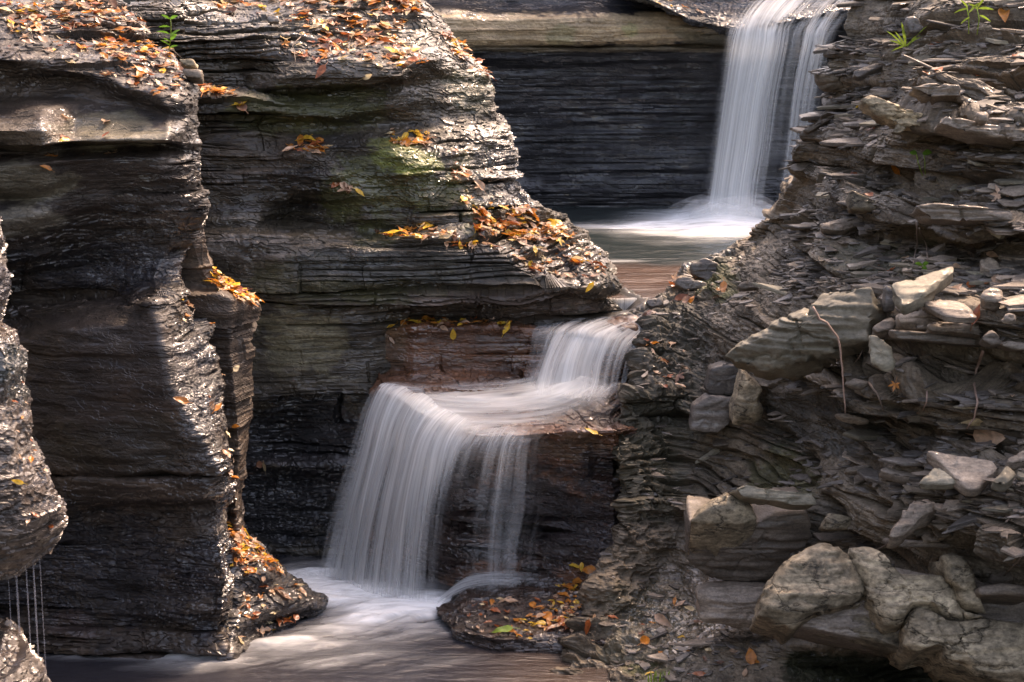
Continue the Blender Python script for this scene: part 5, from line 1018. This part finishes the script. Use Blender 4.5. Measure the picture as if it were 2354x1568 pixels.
REG = [
 ([(-10, -10), (265, -10), (400, 125), (420, 190), (390, 250), (300, 175), (180, 110), (60, 90), (-10, 60)], 300, 'a', 'on the slope at the top of the left tower', .085, 'left_tower'),
 ([(20, 20), (330, 50), (420, 200), (410, 270), (250, 190), (120, 130), (20, 110)], 90, 'a', 'on the slope at the top of the left tower', .07, 'left_tower'),
 ([(480, -10), (960, -10), (960, 40), (860, 110), (700, 60), (520, 40)], 210, 'a', 'on the uppermost ledge of the centre cliff', .11, 'centre_cliff'),
 ([(700, 40), (900, 70), (960, 110), (980, 165), (850, 165), (650, 130), (640, 90)], 120, 'a', 'on the rounded second ledge of the centre cliff', .10, 'centre_cliff'),
 ([(990, 40), (1060, 95), (1130, 180), (1120, 205), (1080, 160), (1000, 80)], 34, 'a', 'along the upper rim of the centre cliff', .11, 'centre_cliff'),
 ([(448, 188), (560, 225), (560, 250), (450, 215)], 34, 'b', 'on the small shelf beside the left tower', .11, 'centre_cliff'),
 ([(605, 315), (745, 322), (750, 352), (615, 345)], 36, 'b', 'on the narrow middle shelf of the centre cliff', .10, 'centre_cliff'),
 ([(895, 300), (990, 305), (985, 335), (895, 332)], 26, 'b', 'above the moss patch on the centre cliff', .10, 'centre_cliff'),
 ([(1030, 335), (1120, 350), (1140, 480), (1060, 480)], 18, 'a', 'on the pale wet slope of the centre cliff', .085, 'centre_cliff'),
 ([(760, 425), (835, 430), (830, 465), (760, 465)], 7, 'a', 'over the dark alcove of the centre cliff', .11, 'centre_cliff'),
 ([(1085, 475), (1220, 480), (1345, 555), (1200, 560), (1090, 535)], 170, 'b', 'in the drift on the right slope of the centre cliff', .11, 'centre_cliff'),
 ([(1170, 550), (1370, 560), (1392, 645), (1250, 640), (1180, 600)], 75, 'a', 'on the lower nose of the centre cliff', .095, 'centre_cliff'),
 ([(845, 520), (1005, 528), (1005, 552), (845, 545)], 26, 'b', 'on the long middle ledge of the centre cliff', .11, 'centre_cliff'),
 ([(1010, 535), (1130, 545), (1150, 575), (1010, 570)], 24, 'a', 'at the right end of the long middle ledge', .10, 'centre_cliff'),
 ([(488, 618), (530, 640), (597, 690), (590, 712), (520, 690), (488, 650)], 110, 'b', 'in the bright leaf pile on the brown fin', .085, 'brown_fin'),
 ([(880, 736), (1175, 738), (1170, 758), (885, 760)], 60, 'b', 'on the wet top of the brown step', .085, 'brown_step'),
 ([(868, 765), (905, 770), (895, 850), (866, 850)], 9, 'b', 'on the left corner of the brown step', .08, 'brown_step'),
 ([(370, 660), (520, 760), (530, 1000), (420, 900)], 8, 'a', 'on the glistening edge of the left tower', .08, 'left_tower'),
 ([(500, 1000), (550, 1000), (545, 1180), (510, 1150)], 8, 'b', 'on the glistening edge of the left tower', .07, 'left_tower'),
 ([(520, 1190), (560, 1225), (650, 1310), (600, 1345), (530, 1310)], 130, 'b', 'in the glowing leaf drift on the rock foot', .075, 'foot_rock'),
 ([(530, 1310), (700, 1350), (735, 1390), (600, 1470), (520, 1480)], 44, 'a', 'on the lower wet part of the rock foot', .07, 'foot_rock'),
 ([(1290, 1330), (1375, 1330), (1350, 1460), (1250, 1440)], 46, 'b', 'at the right end of the low slab by the pool', .085, 'pool_slab'),
 ([(1070, 1385), (1340, 1370), (1330, 1495), (1080, 1450)], 60, 'b', 'scattered on the low slab by the pool', .075, 'pool_slab'),
 ([(1320, 1300), (1380, 1290), (1370, 1320), (1320, 1320)], 6, 'b', 'on the wet wall above the low slab', .08, 'brown_step'),
 ([(0, 850), (80, 900), (130, 1250), (0, 1300)], 10, 'r', 'on the near rock at the left edge', .05, 'near_rock'),
 ([(40, 280), (260, 260), (300, 420), (60, 430)], 8, 'r', 'on the smooth flank of the left tower', .08, 'left_tower'),
 ([(1500, -10), (1640, -10), (1620, 30), (1510, 20)], 12, 'b', 'on the rock lip left of the upper waterfall', .11, 'lip_rock'),
 ([(1450, 760), (1580, 780), (1570, 900), (1450, 890)], 14, 'r', 'on the dark crumbly rim beside the cascade', .10, 'right_cliff'),
 ([(1530, 640), (1680, 640), (1680, 690), (1530, 700)], 12, 'r', 'on the ramp beside the upper riffle', .10, 'right_cliff'),
 ([(1330, 1380), (1600, 1390), (1780, 1560), (1330, 1560)], 20, 'a', 'on the wet rubble at the bottom centre', .075, 'right_cliff'),
 ([(1900, 60), (2350, 60), (2350, 540), (1900, 500)], 14, 'r', 'scattered on the upper right cliff', .08, 'right_cliff'),
 ([(2000, 560), (2350, 620), (2350, 1250), (2000, 1200)], 12, 'r', 'scattered on the lower right cliff', .07, 'right_cliff'),
]
LV = []
for poly, n, mix, where, size, surf in REG:
    for j in pick(poly, int(n*(1.0 if surf == 'left_tower' else 1.3)), 0.12, surf):
        cl = str(lr.choice(MIX[mix][0], p=MIX[mix][1])); sz = size*min(1.35, float(np.exp(lr.normal(-0.27, .42)))); si = int(lr.integers(0, 15))
        LV.append((sz/PD[j], leaf_xf(PP[j], PN[j], sz, .27, 0.006+0.012*lr.random()), si, cl, where))
# leaves one can pick out, placed one by one
SOLO = [(1150, 1447, 'green', .16, 'large yellow green leaf lying on the front edge of the low slab'), (2235, 975, 'pale', .20, 'curled pale yellow leaf hanging on the root in the lower right'), (2270, 1000, 'tan', .22, 'crumpled pinkish tan leaf beside the curled pale one in the lower right'), (420, 918, 'orange', .11, 'round orange leaf stuck on the dark face of the left tower'), (507, 938, 'orange', .10, 'bright orange leaf halfway down the brown fin'), (542, 975, 'orange', .08, 'small orange leaf on the lower brown fin'), (548, 855, 'pale', .07, 'pale leaf stuck on the middle of the brown fin'),
 (152, 322, 'yellow', .09, 'upright golden leaf beside the bright wet bulge of the left tower'), (108, 395, 'orange', .09, 'orange leaf on the lower bulge of the left tower'), (45, 1104, 'yellow', .07, 'golden oval leaf on the near rock'), (1045, 771, 'yellow', .10, 'yellow leaf stuck on the face of the brown step'), (848, 178, 'pale', .11, 'pale spotted leaf on the face below the second ledge'), (730, 160, 'rust', .15, 'large curled rust leaf on the rounded second ledge'), (785, 448, 'tan', .13, 'pinkish tan leaf over the dark alcove of the centre cliff'),
 (610, 1070, 'pale', .10, 'pale leaf at the waterline wall left of the main fall'), (600, 1062, 'brown', .10, 'dark brown leaf on the wall left of the main fall'), (2225, 655, 'rust', .12, 'curled rust leaf right of the large triangular slab'), (2285, 640, 'tan', .16, 'big tan oak leaf standing near the right edge'), (2240, 720, 'rust', .14, 'rust oak leaf below the large triangular slab'), (2275, 585, 'tan', .09, 'rounded tan leaf below the dark overhang'), (2200, 662, 'tan', .10, 'small tan leaf touching the large triangular slab'), (1970, 240, 'yellow', .08, 'tiny yellow leaf near the upper rim of the right cliff'), (2155, 158, 'rust', .10, 'rust leaf below the grass tufts at the top right'), (2295, 445, 'tan', .13, 'pinkish leaf on the right above the long overhang slab'), (2300, 40, 'orange', .14, 'orange leaf in the shade at the top right'), (1960, 410, 'rust', .13, 'dark red leaf on a small ledge right of the upper fall'), (2050, 388, 'orange', .11, 'narrow orange leaf under the two leaved seedling'),
 (1520, 1425, 'tan', .17, 'large pale tan leaf on the wet rubble at the bottom'), (1720, 1505, 'orange', .13, 'bright orange strip of leaf near the bottom'), (1485, 1468, 'orange', .12, 'long thin orange leaf arching on the wet rubble'), (1350, 1435, 'rust', .12, 'pinkish rust leaf where the low slab meets the right cliff'), (1545, 1380, 'orange', .07, 'small round orange leaf on the pebbly rubble'), (1575, 1395, 'pale', .08, 'small pale leaf on the pebbly rubble'), (1882, 730, 'tan', .11, 'pinkish leaf caught on the root over the log like wedge'), (1875, 745, 'orange', .09, 'orange leaf under the root on the log like wedge'), (1590, 685, 'orange', .10, 'yellow orange leaf on the ramp above the riffle'), (1560, 683, 'rust', .13, 'reddish tan leaf on the ramp above the riffle'), (1545, 640, 'tan', .12, 'upright pinkish leaf at the pool outlet'), (2345, 1288, 'orange', .09, 'orange leaf cut by the right edge above the boulders'), (2180, 1125, 'tan', .09, 'pinkish leaf beside the green tinted triangular stone'), (2052, 878, 'orange', .09, 'small orange leaf under the hanging green grey slab'), (1360, 655, 'yellow', .11, 'bright yellow leaf on the tip of the centre cliff'), (1355, 1000, 'yellow', .12, 'yellow leaf on the wet shelf right of the main fall'), (1350, 1305, 'orange', .12, 'orange leaf on the wet wall right of the main fall')]
for u, v, cl, sz, lab in SOLO:
    a = near(u, v, 7)
    if a is None: continue
    p_, n_ = a
    n2 = (np.array([0, 0, CAM_H])-p_); n2 /= np.linalg.norm(n2)
    o = bpy.data.objects.new('leaf', leaf_mesh(int(lr.integers(0, 15)), cl)); COL.objects.link(o)
    o.matrix_world = leaf_xf(p_+n2*0.02, n_*0.6+n2*0.5, sz*0.85, .35, 0.015); tag(o, lab, 'leaf', None)
LV.sort(key=lambda t: -t[0])
NI = 300-len(SOLO)
for s, M, si, cl, where in LV[:NI]:
    o = bpy.data.objects.new('leaf', leaf_mesh(si, cl)); COL.objects.link(o); o.matrix_world = M
    kind_ = 'lobed' if si % 5 >= 4 else 'oval'
    tag(o, f'fallen {cl} {kind_} leaf {where}', 'leaf', f'{cl} {kind_} leaves {where}')
Vs, Fs, Ms = [], [], []; base_ = 0; keys = list(LM)
for s, M, si, cl, where in LV[NI:]:
    V, Fc = SH[si]; A = np.array(M); Q = V@A[:3, :3].T+A[:3, 3]; Vs.append(Q); Fs += [tuple(q+base_ for q in f) for f in Fc]; Ms += [keys.index(cl)]*len(Fc); base_ += len(V)
o = mesh_py('leaf_litter', np.concatenate(Vs), Fs, None, smooth_sh=True)
for k_ in keys: o.data.materials.append(LM[k_])
o.data.polygons.foreach_set('material_index', np.array(Ms, np.int32)); tag(o, 'smaller fallen leaves littering the ledges', None, None, 'stuff')

# ------------------------------------------------------------ roots, twigs and plants
def tube(pts, rad, n=7):
    P = np.array(pts, float); V = []; Fc = []
    for i in range(len(P)):
        d = P[min(i+1, len(P)-1)]-P[max(i-1, 0)]; d /= np.linalg.norm(d)+1e-9
        a = np.cross(d, [0, 1, 0.01]); a /= np.linalg.norm(a)+1e-9; b_ = np.cross(d, a)
        r = rad[i] if hasattr(rad, '__len__') else rad
        for k in range(n): V.append(P[i]+r*(math.cos(2*math.pi*k/n)*a+math.sin(2*math.pi*k/n)*b_))
    for i in range(len(P)-1):
        for k in range(n): Fc.append((i*n+k, i*n+(k+1) % n, (i+1)*n+(k+1) % n, (i+1)*n+k))
    Fc.append(tuple(range(n))[::-1]); Fc.append(tuple((len(P)-1)*n+k for k in range(n)))
    return V, Fc
def plain_mat(name, c, rough=0.6):
    m, nt, b, out = nodes_of(name); L = nt.links.new
    g = N_(nt, 'ShaderNodeNewGeometry'); n = N_(nt, 'ShaderNodeTexNoise'); n.inputs['Scale'].default_value = 60; L(g.outputs['Position'], n.inputs['Vector'])
    r = N_(nt, 'ShaderNodeMapRange'); r.inputs[3].default_value = 0.5; r.inputs[4].default_value = 1.4; L(n.outputs[0], r.inputs[0])
    vm = N_(nt, 'ShaderNodeVectorMath'); vm.operation = 'SCALE'; vm.inputs[0].default_value = c; L(r.outputs[0], vm.inputs['Scale']); L(vm.outputs[0], b.inputs['Base Color']); b.inputs['Roughness'].default_value = rough
    bp = N_(nt, 'ShaderNodeBump'); bp.inputs['Strength'].default_value = 0.4; bp.inputs['Distance'].default_value = 0.003; L(n.outputs[0], bp.inputs['Height']); L(bp.outputs[0], b.inputs['Normal'])
    return m
M_ROOT = plain_mat('pinkish_root', (0.33, 0.21, 0.16)); M_TWIG = plain_mat('dark_twig', (0.16, 0.11, 0.08)); M_GREEN = LM['green']; M_GRN2 = leaf_mat('fresh_green_leaf', (0.09, 0.22, 0.025), 0.45)
def uvline(pts, off=0.04, step=14, Yfix=None):
    out_ = []
    for i in range(len(pts)-1):
        (u0, v0), (u1, v1) = pts[i], pts[i+1]; n = max(2, int(math.hypot(u1-u0, v1-v0)/step))
        for q in range(n+(i == len(pts)-2)):
            t = q/n; out_.append((u0+(u1-u0)*t+lr.normal(0, .8), v0+(v1-v0)*t))
    ys = []
    for u, v in out_:
        a = near(u, v, 8); ys.append(a[0][1]-off if Yfix is None else Yfix)
    ys = np.array(ys)
    for _ in range(3):
        ys[1:-1] = np.minimum(ys[1:-1], (ys[:-2]+ys[1:-1]+ys[2:])/3)
    return [W(u, v, y) for (u, v), y in zip(out_, ys)]
Vs, Fs, base_ = [], [], 0
for poly, n, mix, where, size, surf in REG[:14]+REG[17:24]:
    for j in pick(poly, max(3, n//3), 0.1, surf):
        L_ = float(np.exp(lr.normal(math.log(.06), .5))); th = lr.uniform(0, 6.28); d = np.array([math.cos(th), math.sin(th), 0]); nn = PN[j]; d = d-nn*(d@nn); d /= np.linalg.norm(d)+1e-6
        c = PP[j]+nn*0.012; k_ = nn*lr.normal(0, .1)*L_+lr.normal(0, .006, 3)
        V, Fc = tube([c-d*L_/2, c+k_, c+d*L_/2+nn*lr.normal(0, .1)*L_], [.0016, .002, .001], 5); Vs += V; Fs += [tuple(q_+base_ for q_ in f) for f in Fc]; base_ += len(V)
tag(mesh_py('twig_litter', Vs, Fs, M_TWIG), 'fine twigs and needles matted among the fallen leaves', None, None, 'stuff')
ROOTS = [([(1868, 706), (1884, 734), (1900, 742), (1925, 775), (1932, 810), (1936, 860), (1940, 915), (1942, 950)], .0065, 'pinkish root hanging over the log like wedge', M_ROOT, 8.45),
 ([(2258, 808), (2245, 850), (2238, 885), (2246, 925), (2238, 962), (2222, 985)], .008, 'pale crooked root dangling down to the curled leaf', M_ROOT, None),
 ([(2105, 510), (2108, 560), (2102, 590), (2096, 615)], .006, 'thin grey root hanging in the dark overhang', M_TWIG, None),
 ([(2112, 525), (2130, 565), (2132, 600)], .005, 'forked thin root beside the grey one in the dark overhang', M_TWIG, None),
 ([(1995, 880), (2015, 905), (2032, 948)], .006, 'grey twig leaning under the lower ledges', M_TWIG, None),
 ([(2130, 900), (2128, 925), (2120, 945)], .005, 'short pinkish root stub on the lower ledge', M_ROOT, None),
 ([(1985, 800), (1975, 820), (1962, 838)], .004, 'short dark twig below the thick end of the wedge', M_TWIG, None),
 ([(2002, 1272), (2040, 1250), (2060, 1235)], .006, 'thin bare twig at the tip of the elongated brown block', M_TWIG, None),
 ([(690, 85), (672, 105), (680, 150)], .004, 'fine bent twig over the second ledge of the centre cliff', M_TWIG, None),
 ([(2300, 1330), (2330, 1300), (2352, 1275)], .004, 'thin straight twig near the right edge above the boulders', M_TWIG, None)]
for pts, r, lab, m, yf in ROOTS:
    L_ = uvline(pts, 0.05, 14, yf); V, Fc = tube(L_, list(np.linspace(r, r*0.45, len(L_)))); o = mesh_py('root' if 'root' in lab else 'twig', V, Fc, m, smooth_sh=True); tag(o, lab, 'root' if 'root' in lab else 'twig')
def blade(a, b_, w, droop=0.25):
    a = np.array(a); b_ = np.array(b_); d = b_-a; L = np.linalg.norm(d); sd = np.cross(d, [0.1, 1, 0.2]); sd /= np.linalg.norm(sd)
    V = []; Fc = []
    for i in range(9):
        t = i/8; c = a+d*t+np.array([0, -0.02, droop*L*(t-t*t*1.1)]); h = w*math.sin(math.pi*min(1, t**.8*.97+.02))**.8
        V += [c-sd*h, c+np.array([0, 0, -h*.3]), c+sd*h]
    for i in range(8):
        for j in range(2): q = i*3+j; Fc.append((q, q+1, q+4, q+3))
    return V, Fc
def plant(name, base_uv, Y, stem_pts, blades, lab, cat, mat, sr=.003):
    b0 = W(base_uv[0], base_uv[1], Y); e = bpy.data.objects.new(name, None); COL.objects.link(e); e.location = b0; tag(e, lab, cat)
    for sp_ in stem_pts:
        V, Fc = tube([W(u, v, Y)-b0 for u, v in sp_], sr, 6); mesh_py('stem', V, Fc, M_GREEN, e, True)
    for (u0, v0, u1, v1, w) in blades:
        V, Fc = blade(W(u0, v0, Y)-b0, W(u1, v1, Y-0.02+0.05*lr.random())-b0, w); mesh_py('leaf_blade', V, Fc, mat, e, True)
def Ys(u, v, off=0.08): return near(u, v, 8)[0][1]-off
plant('seedling', (388, 118), Ys(388, 112), [[(388, 118), (392, 90), (393, 60), (391, 40)]], [(392, 44, 372, 34, .008), (392, 44, 410, 36, .009), (392, 62, 366, 62, .006), (392, 78, 362, 72, .006), (392, 82, 415, 68, .007), (393, 96, 376, 88, .005), (393, 92, 408, 78, .011), (391, 104, 370, 92, .006), (391, 110, 410, 104, .006)], 'small fresh green seedling at the top edge between the left tower and the centre cliff', 'seedling', M_GRN2)
plant('seedling', (2120, 400), Ys(2120, 395), [[(2120, 405), (2110, 375), (2105, 350)], [(2126, 402), (2125, 370), (2122, 350)]], [(2105, 352, 2088, 350, .014), (2118, 352, 2140, 350, .018)], 'two leaved seedling on thin stalks in the upper right cliff', 'seedling', M_GRN2)
plant('seedling', (2120, 620), Ys(2120, 615), [[(2120, 622), (2118, 608)]], [(2118, 608, 2100, 604, .010), (2118, 608, 2132, 602, .012), (2118, 612, 2128, 618, .010)], 'tiny green seedling at the back of the dark overhang', 'seedling', M_GRN2)
plant('grass_tuft', (2075, 110), Ys(2090, 105, .12), [], [(2078, 108, 2040, 92, .006), (2078, 108, 2055, 72, .006), (2080, 108, 2070, 50, .009), (2082, 108, 2130, 58, .006), (2080, 106, 2046, 118, .005), (2080, 106, 2115, 84, .006), (2075, 108, 2035, 70, .005)], 'green grass tuft left of the dark block on the upper right cliff', 'grass tuft', M_GREEN)
plant('grass_tuft', (2235, 75), Ys(2235, 70, .15), [[(2226, 78), (2226, 40), (2220, 10)], [(2245, 80), (2250, 45), (2244, 15)]], [(2222, 20, 2190, 30, .006), (2222, 18, 2205, 0, .006), (2224, 30, 2250, 5, .007), (2246, 22, 2222, 8, .006), (2246, 20, 2282, 22, .008), (2248, 35, 2275, 50, .006), (2244, 18, 2262, -5, .007), (2226, 40, 2205, 55, .005)], 'taller leafy grass tuft at the top edge of the right cliff', 'grass tuft', M_GREEN)
plant('grass_tuft', (1500, 1568), Ys(1490, 1552, .05), [], [(1490+q*6, 1572, 1484+q*8+lr.normal(0, 4), 1538+lr.normal(0, 5), .005) for q in range(8)], 'low tuft of grass at the bottom edge on the wet rubble', 'grass tuft', M_GREEN)

# ------------------------------------------------------------ unseen leafy bough, added to keep the sun off the shelf and lower pool
cr = np.random.default_rng(12); n = 1500
d = cr.normal(size=(n, 3)); d /= np.linalg.norm(d, axis=1)[:, None]; q = d*cr.random((n, 1))**0.4*np.array([1.25, 1.1, 0.45])
q = q[fbm(q[:, 0]*1.8, q[:, 1]*1.8, q[:, 2]*2, 2, 77) > -0.22]+np.array([2.45, 13.6, 5.8])
Vs, Fs, base_ = [], [], 0
for c in q:
    V, Fc = SH[int(cr.integers(0, 15))]; nn = Vector(cr.normal(0, .5, 3)+np.array([0, 0, 1.0])).normalized()
    A = np.array(nn.to_track_quat('Z', 'Y').to_matrix() @ Matrix.Rotation(cr.uniform(0, 6.28), 3, 'Z'))*0.13
    Vs.append(V@A.T+c); Fs += [tuple(k_+base_ for k_ in f) for f in Fc]; base_ += len(V)
tag(mesh_py('added_shade_foliage', np.concatenate(Vs), Fs, M_GRN2), 'added unseen leafy bough shading the shelf and lower pool', None, None, 'stuff')
